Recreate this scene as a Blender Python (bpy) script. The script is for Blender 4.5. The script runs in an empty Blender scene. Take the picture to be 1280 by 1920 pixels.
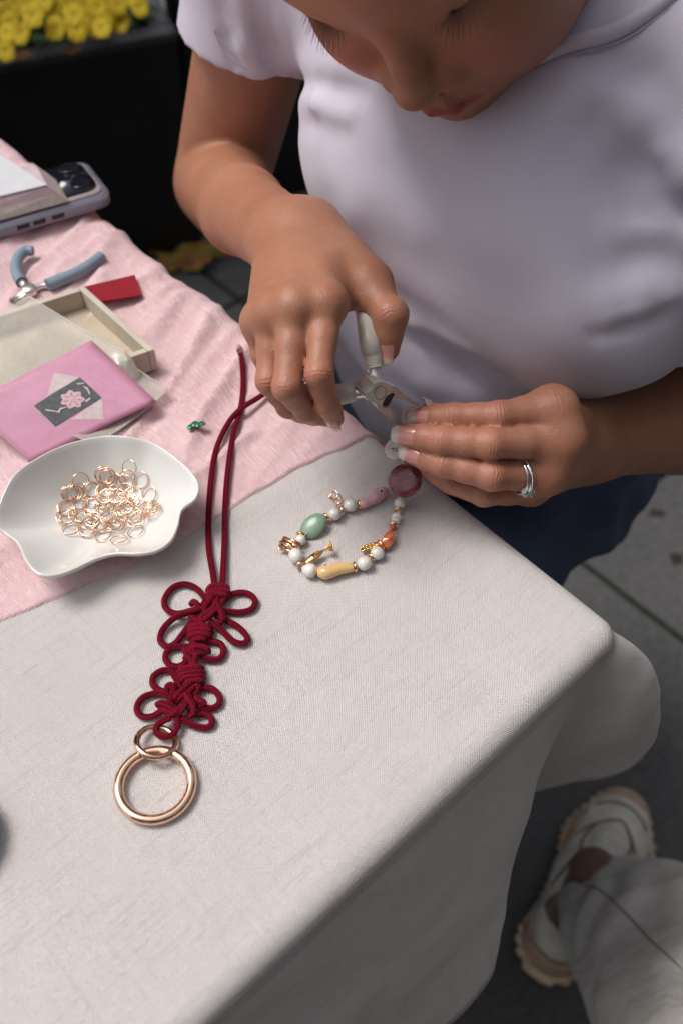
import bpy, bmesh, math, random
import numpy as np
from mathutils import Vector, Matrix, noise
rnd = random.Random(7)
sc = bpy.context.scene
COL = sc.collection
# ---------------------------------------------------------------- camera, sky, sun, exposure
CAMH, TILT, FPX = 1.19, math.radians(52), 1866.67
CAMP = Vector((0, 0, CAMH))
FWD = Vector((0, math.cos(TILT), -math.sin(TILT)))
UPV = Vector((0, math.sin(TILT), math.cos(TILT)))
RGT = Vector((1, 0, 0))
cam = bpy.data.cameras.new('camera')
cam.lens = 35; cam.sensor_fit = 'VERTICAL'; cam.sensor_height = 36; cam.sensor_width = 24
cam.clip_start = 0.02; cam.clip_end = 200
cam.dof.use_dof = True; cam.dof.focus_distance = 0.535; cam.dof.aperture_fstop = 6.3
co = bpy.data.objects.new('camera', cam); COL.objects.link(co)
co.location = CAMP; co.rotation_euler = (math.radians(90) - TILT, 0, 0)
sc.camera = co
SUN_EL, SUN_AZ = math.radians(62), math.radians(-72)      # azimuth from +y towards +x
world = bpy.data.worlds.new('World'); sc.world = world; world.use_nodes = True
wn = world.node_tree; wn.nodes.clear()
wo = wn.nodes.new('ShaderNodeOutputWorld'); bg = wn.nodes.new('ShaderNodeBackground')
sky = wn.nodes.new('ShaderNodeTexSky'); sky.sky_type = 'NISHITA'; sky.sun_disc = False
sky.sun_elevation = SUN_EL; sky.sun_rotation = SUN_AZ; sky.dust_density = 3.0; sky.air_density = 1.0
hsv = wn.nodes.new('ShaderNodeHueSaturation'); hsv.inputs['Saturation'].default_value = 0.34
wn.links.new(sky.outputs[0], hsv.inputs['Color']); wn.links.new(hsv.outputs[0], bg.inputs[0])
bg.inputs[1].default_value = 0.090; wn.links.new(bg.outputs[0], wo.inputs[0])
sun = bpy.data.lights.new('sun', 'SUN'); sun.energy = 1.15; sun.angle = math.radians(24); sun.color = (1, .95, .9)
so = bpy.data.objects.new('sun', sun); COL.objects.link(so)
sdir = Vector((math.sin(SUN_AZ)*math.cos(SUN_EL), math.cos(SUN_AZ)*math.cos(SUN_EL), math.sin(SUN_EL)))
so.rotation_euler = sdir.to_track_quat('Z', 'Y').to_euler(); so.location = (0, 0, 3)
sc.view_settings.view_transform = 'Standard'; sc.view_settings.look = 'None'
sc.view_settings.exposure = 0.92; sc.view_settings.gamma = 1
sc.cycles.max_bounces = 8; sc.cycles.transparent_max_bounces = 12

# ---------------------------------------------------------------- placing helpers
def ray(x, y): return FWD + RGT*((x-640)/FPX) - UPV*((y-960)/FPX)
def at(x, y, z=.74):                       # point of the place at height z
    d = ray(x, y); return CAMP + d*((z-CAMH)/d.z)
def dep(x, y, d): return CAMP + ray(x, y)*d
TZ = .74
KC = Vector((.150, .275, 0))               # table corner
EA = Vector((math.cos(math.radians(132.5)), math.sin(math.radians(132.5)), 0))
EB = Vector((math.cos(math.radians(222.5)), math.sin(math.radians(222.5)), 0))
def tab(a, b, z=TZ): return Vector((KC.x+EA.x*a+EB.x*b, KC.y+EA.y*a+EB.y*b, z))
def ta(p): return (p-KC).dot(EA), (p-KC).dot(EB)

# ---------------------------------------------------------------- object helpers
def tag(o, label=None, cat=None, group=None, kind=None):
    if label: o['label'] = label
    if cat: o['category'] = cat
    if group: o['group'] = group
    if kind: o['kind'] = kind
    return o
def empty(name, loc=(0, 0, 0), label=None, cat=None, group=None):
    o = bpy.data.objects.new(name, None); COL.objects.link(o); o.location = loc; o.empty_display_size = .01
    return tag(o, label, cat, group)
def mesh_obj(name, verts, faces, m=None, parent=None, smooth=True, loc=None, uvs=None):
    me = bpy.data.meshes.new(name)
    me.from_pydata([tuple(v) for v in verts], [], faces)
    if uvs is not None:
        ul = me.uv_layers.new(name='UVMap')
        idx = np.empty(len(me.loops), dtype=np.int32); me.loops.foreach_get('vertex_index', idx)
        ul.data.foreach_set('uv', np.asarray(uvs, dtype=np.float32)[idx].ravel())
    if m: me.materials.append(m)
    if smooth: me.polygons.foreach_set('use_smooth', [True]*len(me.polygons))
    me.update()
    return link(name, me, parent, loc)
def link(name, me, parent=None, loc=None):
    o = bpy.data.objects.new(name, me); COL.objects.link(o)
    if loc is not None: o.location = loc
    if parent is not None:
        o.parent = parent
        if loc is None: o.matrix_parent_inverse = inv_of(parent)
    return o
def inv_of(p):                              # children's meshes are given in place coordinates
    m = Matrix.LocRotScale(p.location, p.rotation_euler, None)
    return m.inverted()
def bm_obj(name, bm, m=None, parent=None, smooth=True, loc=None):
    me = bpy.data.meshes.new(name); bm.to_mesh(me); bm.free()
    if m: me.materials.append(m)
    me.polygons.foreach_set('use_smooth', [smooth]*len(me.polygons))
    return link(name, me, parent, loc)
def catmull(pts, n=8, closed=False):
    P = [Vector(p) for p in pts]; out = []
    N = len(P); rng = range(N if closed else N-1)
    for i in rng:
        if closed: p0, p1, p2, p3 = P[(i-1) % N], P[i], P[(i+1) % N], P[(i+2) % N]
        else: p0, p1, p2, p3 = P[max(i-1, 0)], P[i], P[i+1], P[min(i+2, N-1)]
        for k in range(n):
            t = k/n
            out.append(.5*((2*p1)+(-p0+p2)*t+(2*p0-5*p1+4*p2-p3)*t*t+(-p0+3*p1-3*p2+p3)*t**3))
    if not closed: out.append(P[-1].copy())
    return out
def tube_geo(pts, rad, seg=10, closed=False, cap=True, flat=1.0, up=None):
    P = [Vector(p) for p in pts]; N = len(P)
    rr = rad if callable(rad) else (lambda t: rad)
    V, F, UV = [], [], []
    T = []
    for i in range(N):
        a = P[(i-1) % N] if closed or i > 0 else P[i]; b = P[(i+1) % N] if closed or i < N-1 else P[i]
        d = (b-a); T.append(d.normalized() if d.length > 1e-9 else Vector((0, 0, 1)))
    n = up.copy() if up is not None else (Vector((0, 0, 1)) if abs(T[0].z) < .9 else Vector((1, 0, 0)))
    L = 0; ns = []
    for i in range(N):
        n = (n - T[i]*n.dot(T[i]));
        n = n.normalized() if n.length > 1e-6 else T[i].orthogonal().normalized()
        ns.append(n.copy())
    for i in range(N):
        if i: L += (P[i]-P[i-1]).length
        bi = T[i].cross(ns[i]); r = rr(i/(N-1))
        for k in range(seg+1 if False else seg):
            a = 2*math.pi*k/seg
            V.append(P[i] + ns[i]*(r*math.cos(a)*flat) + bi*(r*math.sin(a))); UV.append((L, k/seg))
    for i in range(N if closed else N-1):
        j = (i+1) % N
        for k in range(seg):
            k2 = (k+1) % seg
            F.append((i*seg+k, i*seg+k2, j*seg+k2, j*seg+k))
    if cap and not closed:
        for end, s in ((0, -1), (N-1, 1)):
            c = len(V); V.append(P[end]+T[end]*(s*rr(end/(N-1))*.45)); UV.append((0, 0))
            for k in range(seg):
                k2 = (k+1) % seg
                F.append((end*seg+k, c, end*seg+k2) if s > 0 else (end*seg+k2, c, end*seg+k))
    return V, F, UV
def tube(name, pts, rad, m, parent=None, seg=10, closed=False, flat=1.0, loc=None, up=None):
    V, F, UV = tube_geo(pts, rad, seg, closed, flat=flat, up=up)
    return mesh_obj(name, V, F, m, parent, uvs=UV, loc=loc)
def torus_geo(c, nrm, R, r, n=28, seg=8, sx=1.0, x=None):
    nrm = Vector(nrm).normalized(); x = (Vector(x) if x is not None else nrm.orthogonal()); x = (x-nrm*x.dot(nrm)).normalized(); y = nrm.cross(x)
    pts = [Vector(c)+x*(R*sx*math.cos(2*math.pi*i/n))+y*(R*math.sin(2*math.pi*i/n)) for i in range(n)]
    return tube_geo(pts, r, seg, closed=True, up=nrm)
def torus(name, c, nrm, R, r, m, parent=None, n=28, seg=8, sx=1.0, x=None):
    V, F, UV = torus_geo(c, nrm, R, r, n, seg, sx, x); return mesh_obj(name, V, F, m, parent, uvs=UV)
def frame(z, x=None):
    z = Vector(z).normalized(); x = Vector(x) if x is not None else z.orthogonal(); x = (x-z*x.dot(z)).normalized()
    y = z.cross(x); return Matrix((x, y, z)).transposed()
def lathe(name, prof, m, parent=None, c=(0, 0, 0), R=None, seg=20, wob=0, sy=1.0, seed=0):
    """prof: (radius, height) list turned round the z axis of frame R at c"""
    R = R or Matrix.Identity(3); c = Vector(c); V, F = [], []
    r0 = random.Random(seed); ph = r0.random()*6
    for (r, h) in prof:
        for k in range(seg):
            a = 2*math.pi*k/seg; w = 1+wob*math.sin(2*a+ph+h*300)
            V.append(c + R @ Vector((r*w*math.cos(a), r*w*math.sin(a)*sy, h)))
    for i in range(len(prof)-1):
        for k in range(seg):
            k2 = (k+1) % seg; F.append((i*seg+k, i*seg+k2, (i+1)*seg+k2, (i+1)*seg+k))
    return mesh_obj(name, V, F, m, parent)
def sphere_prof(r, n=12, sq=1.0, taper=0):
    return [(max(1e-5, r*math.sin(math.pi*i/n))*(1+taper*math.cos(math.pi*i/n)), -r*sq*math.cos(math.pi*i/n)) for i in range(n+1)]
def box_geo(bm, c, R, s, bev=0):
    M = Matrix.Translation(Vector(c)) @ R.to_4x4() @ Matrix.Diagonal((s[0], s[1], s[2], 1))
    r = bmesh.ops.create_cube(bm, size=1, matrix=M)
    if bev:
        es = {e for v in r['verts'] for e in v.link_edges}
        bmesh.ops.bevel(bm, geom=list(es), offset=bev, segments=2, profile=.6, affect='EDGES')
def prism(name, outline, thick, m, parent=None, bev=0, nrm=None, smooth=False):
    """closed outline of points, thickened by thick along -nrm"""
    bm = bmesh.new(); vs = [bm.verts.new(Vector(p)) for p in outline]; f = bm.faces.new(vs); f.normal_update()
    n = Vector(nrm) if nrm is not None else f.normal.copy()
    if f.normal.dot(n) < 0: f.normal_flip()
    e = bmesh.ops.extrude_face_region(bm, geom=[f]); vv = [g for g in e['geom'] if isinstance(g, bmesh.types.BMVert)]
    bmesh.ops.translate(bm, verts=vv, vec=-n*thick); bmesh.ops.recalc_face_normals(bm, faces=bm.faces)
    if bev: bmesh.ops.bevel(bm, geom=list(bm.edges), offset=bev, segments=2, profile=.6, affect='EDGES')
    return bm_obj(name, bm, m, parent, smooth)

# ---------------------------------------------------------------- material helpers
class Mat:
    def __init__(s, name, color=(.5, .5, .5), rough=.6, metal=0, **kw):
        s.m = bpy.data.materials.new(name); s.m.use_nodes = True; s.t = s.m.node_tree; s.n = s.t.nodes; s.l = s.t.links
        s.b = s.n['Principled BSDF']; s.b.inputs['Base Color'].default_value = (*color, 1)
        s.b.inputs['Roughness'].default_value = rough; s.b.inputs['Metallic'].default_value = metal
        for k, v in kw.items(): s.b.inputs[k.replace('_', ' ')].default_value = v
        s._uv = None; s._oc = None
    def node(s, t, **kw):
        n = s.n.new(t)
        for k, v in kw.items(): setattr(n, k, v)
        return n
    def coord(s, kind='Object'):
        if not s._oc: s._oc = s.node('ShaderNodeTexCoord')
        return s._oc.outputs[kind]
    def mapv(s, src, scale=(1, 1, 1), rot=(0, 0, 0)):
        n = s.node('ShaderNodeMapping'); n.inputs['Scale'].default_value = scale; n.inputs['Rotation'].default_value = rot
        s.l.new(src, n.inputs[0]); return n.outputs[0]
    def noise(s, vec, scale, detail=3, rough=.5, dist=0):
        n = s.node('ShaderNodeTexNoise'); n.inputs['Scale'].default_value = scale; n.inputs['Detail'].default_value = detail
        n.inputs['Roughness'].default_value = rough; n.inputs['Distortion'].default_value = dist
        s.l.new(vec, n.inputs['Vector']); return n.outputs[0]
    def ramp(s, fac, stops):
        n = s.node('ShaderNodeValToRGB'); e = n.color_ramp.elements
        while len(e) < len(stops): e.new(.5)
        for el, (p, c) in zip(e, stops): el.position = p; el.color = (*c, 1) if len(c) == 3 else c
        s.l.new(fac, n.inputs[0]); return n.outputs[0]
    def math(s, op, a, b=None, clamp=False):
        n = s.node('ShaderNodeMath', operation=op); n.use_clamp = clamp
        for i, v in enumerate((a, b)):
            if v is None: continue
            if isinstance(v, (int, float)): n.inputs[i].default_value = v
            else: s.l.new(v, n.inputs[i])
        return n.outputs[0]
    def mix(s, fac, a, b, mode='MIX'):
        n = s.node('ShaderNodeMix', data_type='RGBA', blend_type=mode)
        for i, v in ((0, fac), (6, a), (7, b)):
            if isinstance(v, (int, float)): n.inputs[i].default_value = v
            elif isinstance(v, tuple): n.inputs[i].default_value = (*v, 1)
            else: s.l.new(v, n.inputs[i])
        return n.outputs[2]
    def sep(s, v):
        n = s.node('ShaderNodeSeparateXYZ'); s.l.new(v, n.inputs[0]); return n.outputs
    def comb(s, x, y, z=0):
        n = s.node('ShaderNodeCombineXYZ')
        for i, v in enumerate((x, y, z)):
            if isinstance(v, (int, float)): n.inputs[i].default_value = v
            else: s.l.new(v, n.inputs[i])
        return n.outputs[0]
    def attr(s, name, out='Fac'):
        n = s.node('ShaderNodeAttribute'); n.attribute_name = name; return n.outputs[out]
    def color(s, o): s.l.new(o, s.b.inputs['Base Color']); return s
    def rough(s, o): s.l.new(o, s.b.inputs['Roughness']); return s
    def bump(s, h, dist=.001, strength=1.0):
        n = s.node('ShaderNodeBump'); n.inputs['Distance'].default_value = dist; n.inputs['Strength'].default_value = strength
        prev = s.b.inputs['Normal'].links[0].from_socket if s.b.inputs['Normal'].links else None
        if prev: s.l.new(prev, n.inputs['Normal'])
        s.l.new(h, n.inputs['Height']); s.l.new(n.outputs[0], s.b.inputs['Normal']); return s

def simple(name, color, rough=.5, metal=0, var=.12, scale=60, bump=0, bscale=300, **kw):
    M = Mat(name, color, rough, metal, **kw); oc = M.coord()
    n = M.noise(oc, scale, 4)
    lo = tuple(c*(1-var) for c in color); hi = tuple(min(1, c*(1+var)) for c in color)
    M.color(M.ramp(n, [(.3, lo), (.7, hi)]))
    M.rough(M.math('ADD', M.math('MULTIPLY', n, .16), rough-.08))
    if bump: M.bump(M.noise(oc, bscale, 3), bump)
    return M.m
# ================================================================ materials of the setting
def m_paver():
    M = Mat('grey_paving', rough=.8); oc = M.coord()
    n1 = M.noise(oc, 3, 5, .6); n2 = M.noise(oc, 90, 4, .7); n3 = M.noise(oc, 16, 4, .6)
    c = M.ramp(n1, [(.3, (.052, .052, .054)), (.7, (.085, .084, .084))])
    c = M.mix(M.ramp(n2, [(.4, (0, 0, 0)), (.75, (.5, .5, .5))]), c, (.14, .14, .138))
    c = M.mix(M.ramp(n3, [(.66, (0, 0, 0)), (.74, (.8, .8, .8))]), c, (.03, .03, .028))
    M.color(c); M.bump(n2, .0012); return M.m
def m_weave():
    M = Mat('woven_tablecloth', rough=.9); M.b.inputs['Sheen Weight'].default_value = .15
    uv = M.coord('UV'); s = M.sep(uv)
    wob = M.noise(uv, 60, 2)
    u = M.math('ADD', s[0], M.math('MULTIPLY', wob, .0006)); v = M.math('ADD', s[1], M.math('MULTIPLY', wob, .0006))
    k = 2*math.pi/.00125
    su = M.math('SINE', M.math('MULTIPLY', u, k)); sv = M.math('SINE', M.math('MULTIPLY', v, k))
    w = M.math('MULTIPLY', su, sv)
    fib = M.noise(uv, 1500, 3, .7)
    sl1 = M.noise(M.mapv(uv, (340, 16, 1)), 1, 4, .6)       # thread streaks running along v
    sl2 = M.noise(M.mapv(uv, (620, 30, 1)), 1, 3, .6)
    fb = M.noise(M.mapv(uv, (60, 500, 1)), 1, 3, .6)
    sl3 = M.noise(M.mapv(uv, (14, 420, 1)), 1, 4, .6)
    big = M.noise(uv, 14, 3)
    c = M.ramp(big, [(.3, (.87, .81, .785)), (.7, (.91, .855, .83))])
    c = M.mix(M.ramp(sl1, [(.56, (0, 0, 0)), (.76, (.36, .36, .36))]), c, (.60, .52, .45))
    c = M.mix(M.ramp(sl2, [(.58, (0, 0, 0)), (.72, (.36, .36, .36))]), c, (.54, .46, .40))
    c = M.mix(M.ramp(sl3, [(.54, (0, 0, 0)), (.74, (.24, .24, .24))]), c, (.60, .53, .47))
    c = M.mix(M.ramp(fb, [(.6, (0, 0, 0)), (.8, (.3, .3, .3))]), c, (.78, .76, .75))
    dk = M.math('MULTIPLY', M.math('ADD', M.math('MULTIPLY', w, -.5), .5), .34)
    c = M.mix(dk, c, (.52, .48, .46))
    c = M.mix(M.ramp(fib, [(.34, (.5, .5, .5)), (.48, (0, 0, 0))]), c, (.55, .49, .45))
    M.color(c); M.bump(w, .0004, .9); M.bump(fib, .00025, .8); M.bump(sl1, .0003)
    M.bump(M.noise(uv, 22, 3), .004, .5); return M.m
def m_gauze():
    M = Mat('pink_gauze', rough=.95); M.b.inputs['Sheen Weight'].default_value = .25
    M.b.inputs['Subsurface Weight'].default_value = .15; M.b.inputs['Subsurface Radius'].default_value = (.004, .002, .002)
    uv = M.coord('UV'); s = M.sep(uv); w = M.noise(uv, 90, 2)
    k = 2*math.pi/.0010
    su = M.math('SINE', M.math('MULTIPLY', M.math('ADD', s[0], M.math('MULTIPLY', w, .002)), k))
    sv = M.math('SINE', M.math('MULTIPLY', M.math('ADD', s[1], M.math('MULTIPLY', w, .002)), k))
    g = M.math('ADD', M.math('MULTIPLY', su, .5), M.math('MULTIPLY', sv, .5))
    fib = M.noise(uv, 900, 4, .7); br = M.noise(M.mapv(uv, (90, 420, 1)), 1, 4, .65); big = M.noise(uv, 25, 3)
    c = M.ramp(big, [(.3, (.78, .51, .53)), (.7, (.84, .60, .61))])
    c = M.mix(M.ramp(br, [(.5, (0, 0, 0)), (.68, (.7, .7, .7))]), c, (.92, .77, .77))
    c = M.mix(M.math('MULTIPLY', fib, .3), c, (.70, .42, .45))
    M.color(c); M.bump(br, .0016, .9); M.bump(M.noise(M.mapv(uv, (200, 70, 1)), 1, 3, .6), .0012, .7); M.bump(g, .0003, .6); M.bump(fib, .0004); return M.m
PAVER = m_paver(); WEAVE = m_weave(); GAUZE = m_gauze()
MOSS = simple('mossy_joint', (.018, .022, .010), .95, var=.5, scale=80, bump=.003, bscale=200)
BLACKPL = simple('black_planter', (.006, .006, .007), .45, var=.3, scale=12, bump=.0004, bscale=500)
BLACKWALL = simple('dark_wall_paint', (.010, .010, .013), .5, var=.3, scale=6, bump=.0008, bscale=120)

# ================================================================ ground
g = mesh_obj('ground', [(-60, -60, -.006), (60, -60, -.006), (60, 60, -.006), (-60, 60, -.006)], [(0, 1, 2, 3)], MOSS, smooth=False)
tag(g, kind='structure')
# one slab joint passes (.370,.817) along EA; slabs .6 x .6
SL = .60; org = Vector((.370, .817, 0))
slab_me = None
for i in range(-3, 4):
    for j in range(-4, 3):
        c = org + EA*((i+.5)*SL + .22) + EB*((j+.5)*SL)
        if c.y < -.9 or c.y > 2.9 or abs(c.x) > 1.9: continue
        if slab_me is None:
            bm = bmesh.new(); box_geo(bm, (0, 0, -.02), frame((0, 0, 1), EA), (SL-.010, SL-.010, .04), .004)
            slab_me = bpy.data.meshes.new('slab'); bm.to_mesh(slab_me); bm.free(); slab_me.materials.append(PAVER)
        o = bpy.data.objects.new('paving_slab', slab_me); COL.objects.link(o); o.parent = g
        o.location = (c.x, c.y, rnd.uniform(-.001, .001))

# ================================================================ dark wall behind
fd = Vector((.934, .358, 0)).normalized(); bd = Vector((-fd.y, fd.x, 0))
PC = Vector((-.2635, 1.575, 0))
def wall_run(name, p0, p1, h, label):
    w = empty(name, p0, label, 'wall')
    L = (p1-p0).length; d = (p1-p0).normalized(); n = int(round(L/.32)); nn = Vector((d.y, -d.x, 0))
    for k in range(n):
        bm = bmesh.new(); c = p0+d*((k+.5)*L/n)+Vector((0, 0, h/2))
        box_geo(bm, c - nn*.02, frame((0, 0, 1), d), (L/n-.006, .04, h), .002)
        bm_obj('panel', bm, BLACKWALL, w, False)
    bm = bmesh.new(); box_geo(bm, p0+d*(L/2)+Vector((0, 0, h/2-.01))-nn*.075, frame((0, 0, 1), d), (L, .06, h-.02)); bm_obj('backing', bm, BLACKWALL, w, False)
    return w
wall_run('panelled_wall', PC+bd*.46-fd*2.2, PC+bd*.46+fd*.02, 2.6, 'black panelled wall standing behind the planter of yellow flowers')
wall_run('panelled_wall', PC+bd*.10+fd*.03, PC+bd*.10+fd*1.9, 2.6, 'black wall standing to the right of the planter, behind the seated woman')

# ================================================================ planter with yellow pansies
pl = empty('planter', PC, 'long black box planter standing on the paving, filled with yellow flowers', 'planter')
PH, PD_, PLN = .403, .36, 1.6
def slab_between(name, c, R, s, m, par, bev=.002):
    bm = bmesh.new(); box_geo(bm, c, R, s, bev); return bm_obj(name, bm, m, par, False)
Rp = frame((0, 0, 1), fd)
slab_between('front_board', PC-fd*(PLN/2)+bd*.008+Vector((0, 0, PH/2)), Rp, (PLN, .016, PH-.004), BLACKPL, pl)
slab_between('back_board', PC-fd*(PLN/2)+bd*(PD_-.008)+Vector((0, 0, PH/2)), Rp, (PLN, .016, PH-.004), BLACKPL, pl)
slab_between('end_board', PC-fd*.008+bd*(PD_/2)+Vector((0, 0, PH/2)), Rp, (.016, PD_-.034, PH-.004), BLACKPL, pl)
slab_between('end_board', PC-fd*(PLN-.008)+bd*(PD_/2)+Vector((0, 0, PH/2)), Rp, (.016, PD_-.034, PH-.004), BLACKPL, pl)
RIM = simple('planter_rim', (.05, .05, .054), .35, var=.3, scale=30)
for (c, s) in ((PC-fd*(PLN/2)+bd*.016, (PLN+.01, .036, .014)), (PC-fd*(PLN/2)+bd*(PD_-.016), (PLN+.01, .036, .014)),
               (PC-fd*.014+bd*(PD_/2), (.036, PD_-.07, .014)), (PC-fd*(PLN-.014)+bd*(PD_/2), (.036, PD_-.07, .014))):
    slab_between('rim', c+Vector((0, 0, PH+.003)), Rp, s, RIM, pl, .003)
SOIL = simple('potting_soil', (.012, .009, .007), .95, var=.5, scale=150, bump=.006, bscale=90)
soil = slab_between('soil', PC-fd*(PLN/2)+bd*(PD_/2)+Vector((0, 0, PH-.06)), Rp, (PLN-.04, PD_-.04, .05), SOIL, pl)
# foliage
LEAF = Mat('pansy_leaf', rough=.5); ln = LEAF.noise(LEAF.coord(), 45, 3)
LEAF.color(LEAF.ramp(ln, [(.3, (.02, .05, .012)), (.55, (.045, .095, .025)), (.8, (.09, .14, .05))])); LEAF = LEAF.m
YEL = Mat('yellow_petal', rough=.6); yn = YEL.noise(YEL.coord(), 70, 3); ua = YEL.attr('heart')
yc = YEL.ramp(yn, [(.3, (.86, .56, .006)), (.7, (.95, .68, .02))])
YEL.color(YEL.mix(ua, yc, (.60, .24, .004))); YEL.b.inputs['Subsurface Weight'].default_value = .1; YEL = YEL.m
DRYB = simple('withered_petal', (.16, .07, .015), .8, var=.3)
ORANGE = simple('pansy_eye', (.45, .16, .006), .6)
V, F = [], []
def leaf_geo(V, F, c, d, n, L, W):
    d = d.normalized(); s = d.cross(n).normalized(); n = s.cross(d); b = len(V)
    for (u, w, h) in ((0, .06, 0), (.3, .42, .10), (.65, .46, .08), (.9, .2, -.02), (1.02, .02, -.07)):
        V.append(c+d*(L*u)-s*(W*w)+n*(L*h)); V.append(c+d*(L*u)+n*(L*(h-.07))); V.append(c+d*(L*u)+s*(W*w)+n*(L*h))
    for i in range(4):
        for k in (0, 1): F.append((b+i*3+k, b+i*3+k+1, b+i*3+k+4, b+i*3+k+3))
for i in range(1500):
    u, w = rnd.random(), rnd.random()
    base = PC-fd*(.03+u*1.2)+bd*(.03+w*(PD_-.06))+Vector((0, 0, PH-.035))
    a = rnd.uniform(0, 6.28); h = rnd.uniform(0, .095)*(1-.45*abs(w-.5)*2)
    leaf_geo(V, F, base+Vector((0, 0, h)), Vector((math.cos(a), math.sin(a), rnd.uniform(-.1, .7))), Vector((0, 0, 1)), rnd.uniform(.026, .046), rnd.uniform(.020, .030))
fo = mesh_obj('pansy_foliage', V, F, LEAF)
tag(fo, 'green pansy leaves growing in the black planter', 'foliage', kind='stuff')
def pansy_mesh(seed):
    r = random.Random(seed); V, F, H = [], [], []
    specs = [(90, 1.0, .95, .0015), (35, 1.0, .9, .001), (145, 1.0, .9, .0012), (-12, .92, .85, .003), (192, .92, .85, .0032), (-90, 1.12, 1.25, .004)]
    for (ang, L, W, z) in specs:
        a = math.radians(ang+r.uniform(-8, 8)); d = Vector((math.cos(a), math.sin(a), 0)); s = Vector((-d.y, d.x, 0)); b = len(V)
        R = .021; n, mth = 5, 7
        for i in range(n+1):
            t = i/n
            for k in range(mth):
                q = (k/(mth-1)-.5)*2; wid = math.sin(min(1, t*1.15+.06)*math.pi*.62)*W*.62
                rr = t*L*(1-.22*q*q)
                zz = z+.004*math.sin(t*2.0)-.003*t*t+.0032*math.sin(q*6+ang+t*3)*t
                V.append(d*(R*rr)+s*(R*q*wid)+Vector((0, 0, zz))); H.append(max(0, 1-t*4.5))
        for i in range(n):
            for k in range(mth-1): F.append((b+i*mth+k, b+(i+1)*mth+k, b+(i+1)*mth+k+1, b+i*mth+k+1))
    me = bpy.data.meshes.new('petals'); me.from_pydata([tuple(v) for v in V], [], F); me.materials.append(YEL)
    at_ = me.attributes.new('heart', 'FLOAT', 'POINT'); at_.data.foreach_set('value', H)
    me.polygons.foreach_set('use_smooth', [True]*len(me.polygons)); return me
PM = [pansy_mesh(s) for s in range(5)]
bm = bmesh.new(); bmesh.ops.create_uvsphere(bm, u_segments=8, v_segments=6, radius=.0020); EYE = bpy.data.meshes.new('eye'); bm.to_mesh(EYE); bm.free(); EYE.materials.append(ORANGE)
STM = tube_geo([(0, 0, -.001), (.002, 0, -.03), (0, .002, -.075)], .0013, 6); me_st = bpy.data.meshes.new('stem'); me_st.from_pydata([tuple(v) for v in STM[0]], [], STM[1]); me_st.materials.append(LEAF)
flpx = [(5, 25), (14, 62), (12, 95), (40, 62), (52, 10), (63, 28), (98, 15), (106, 52), (126, 8), (140, 28), (146, 52), (160, 8), (166, 30), (185, 12), (192, 52), (196, 30), (228, 42), (262, 12), (222, 8), (242, -6), (30, 5), (84, 0), (22, 40), (178, 48)]
flab = {(228, 42): 'yellow pansy at the right end of the planter, just behind the front rim', (262, 12): 'outermost yellow pansy leaning over the right end of the planter',
        (106, 52): 'large yellow pansy standing alone in front at the middle of the planter', (12, 95): 'lowest yellow pansy, hanging over the planter rim at the left edge'}
for i, (x, y) in enumerate(flpx):
    p = at(x, y, PH+.055+.012*((i*7) % 4)-(.035 if y > 80 else 0)); f = empty('pansy', p)
    tag(f, flab.get((x, y), 'yellow pansy in bloom within the crowded clump in the black planter'), 'flower', 'yellow pansies in the planter')
    nrm = Vector((rnd.uniform(-.35, .35), -1+rnd.uniform(-.2, .3), .8+rnd.uniform(-.2, .5)))
    f.rotation_euler = nrm.to_track_quat('Z', 'Y').to_euler(); sca = rnd.uniform(.62, .88)
    for nm, me in (('petals', PM[i % 5]), ('eye', EYE), ('stem', me_st)):
        o = bpy.data.objects.new(nm, me); COL.objects.link(o); o.parent = f; o.scale = (sca,)*3
        if nm == 'eye': o.location = (0, 0, .004)
for (x, y, lab) in ((136, 97, 'small orange withered bloom lying by the planter rim'), (42, 108, 'brown withered petal drooping over the planter rim below the leftmost flowers')):
    p = at(x, y, PH+.02); V, F = [], []
    for a in range(4): leaf_geo(V, F, p, Vector((math.cos(a*1.7), math.sin(a*1.7), .3)), Vector((0, -.3, 1)), .016, .014)
    tag(mesh_obj('withered_bloom', V, F, DRYB), lab, 'flower')

# fallen leaf on the paving
DRY = Mat('dry_leaf', rough=.7); dn = DRY.noise(DRY.coord(), 30, 4)
DRY.color(DRY.ramp(dn, [(.35, (.22, .17, .02)), (.5, (.30, .14, .03)), (.65, (.20, .07, .03))])); DRY = DRY.m
def lobed_leaf(name, c, d, L, label, m):
    c = Vector(c); d = Vector(d).normalized(); s = Vector((-d.y, d.x, 0)); n = 36; V = [c+Vector((0, 0, .012))]; F = []
    for ring in (.5, 1):
        for k in range(n):
            a = 2*math.pi*k/n; lob = .62+.38*abs(math.cos(2.5*a))+.07*math.sin(17*a)
            r = L*.5*lob*ring; z = .004+.016*ring*abs(math.sin(a*1.5))+.006*math.sin(5*a)
            V.append(c+d*(r*math.cos(a)*1.25)+s*(r*math.sin(a)*.8)+Vector((0, 0, z)))
    for k in range(n):
        k2 = (k+1) % n; F.append((0, 1+k, 1+k2)); F.append((1+k, 1+n+k, 1+n+k2, 1+k2))
    o = empty(name, c, label, 'leaf'); mesh_obj('blade', V, F, m, o)
    tube('stalk', [c+d*(L*.4)+Vector((0, 0, .01)), c+d*(L*.75)+Vector((0, 0, .012)), c+d*(L*.95)+s*.01+Vector((0, 0, .006))], .0015, m, o, 6); return o
lobed_leaf('fallen_leaf', at(352, 488, 0), (.96, .26, 0), .13, 'brown and yellow fallen leaf lying on the grey paving at the foot of the planter', DRY)
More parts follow.
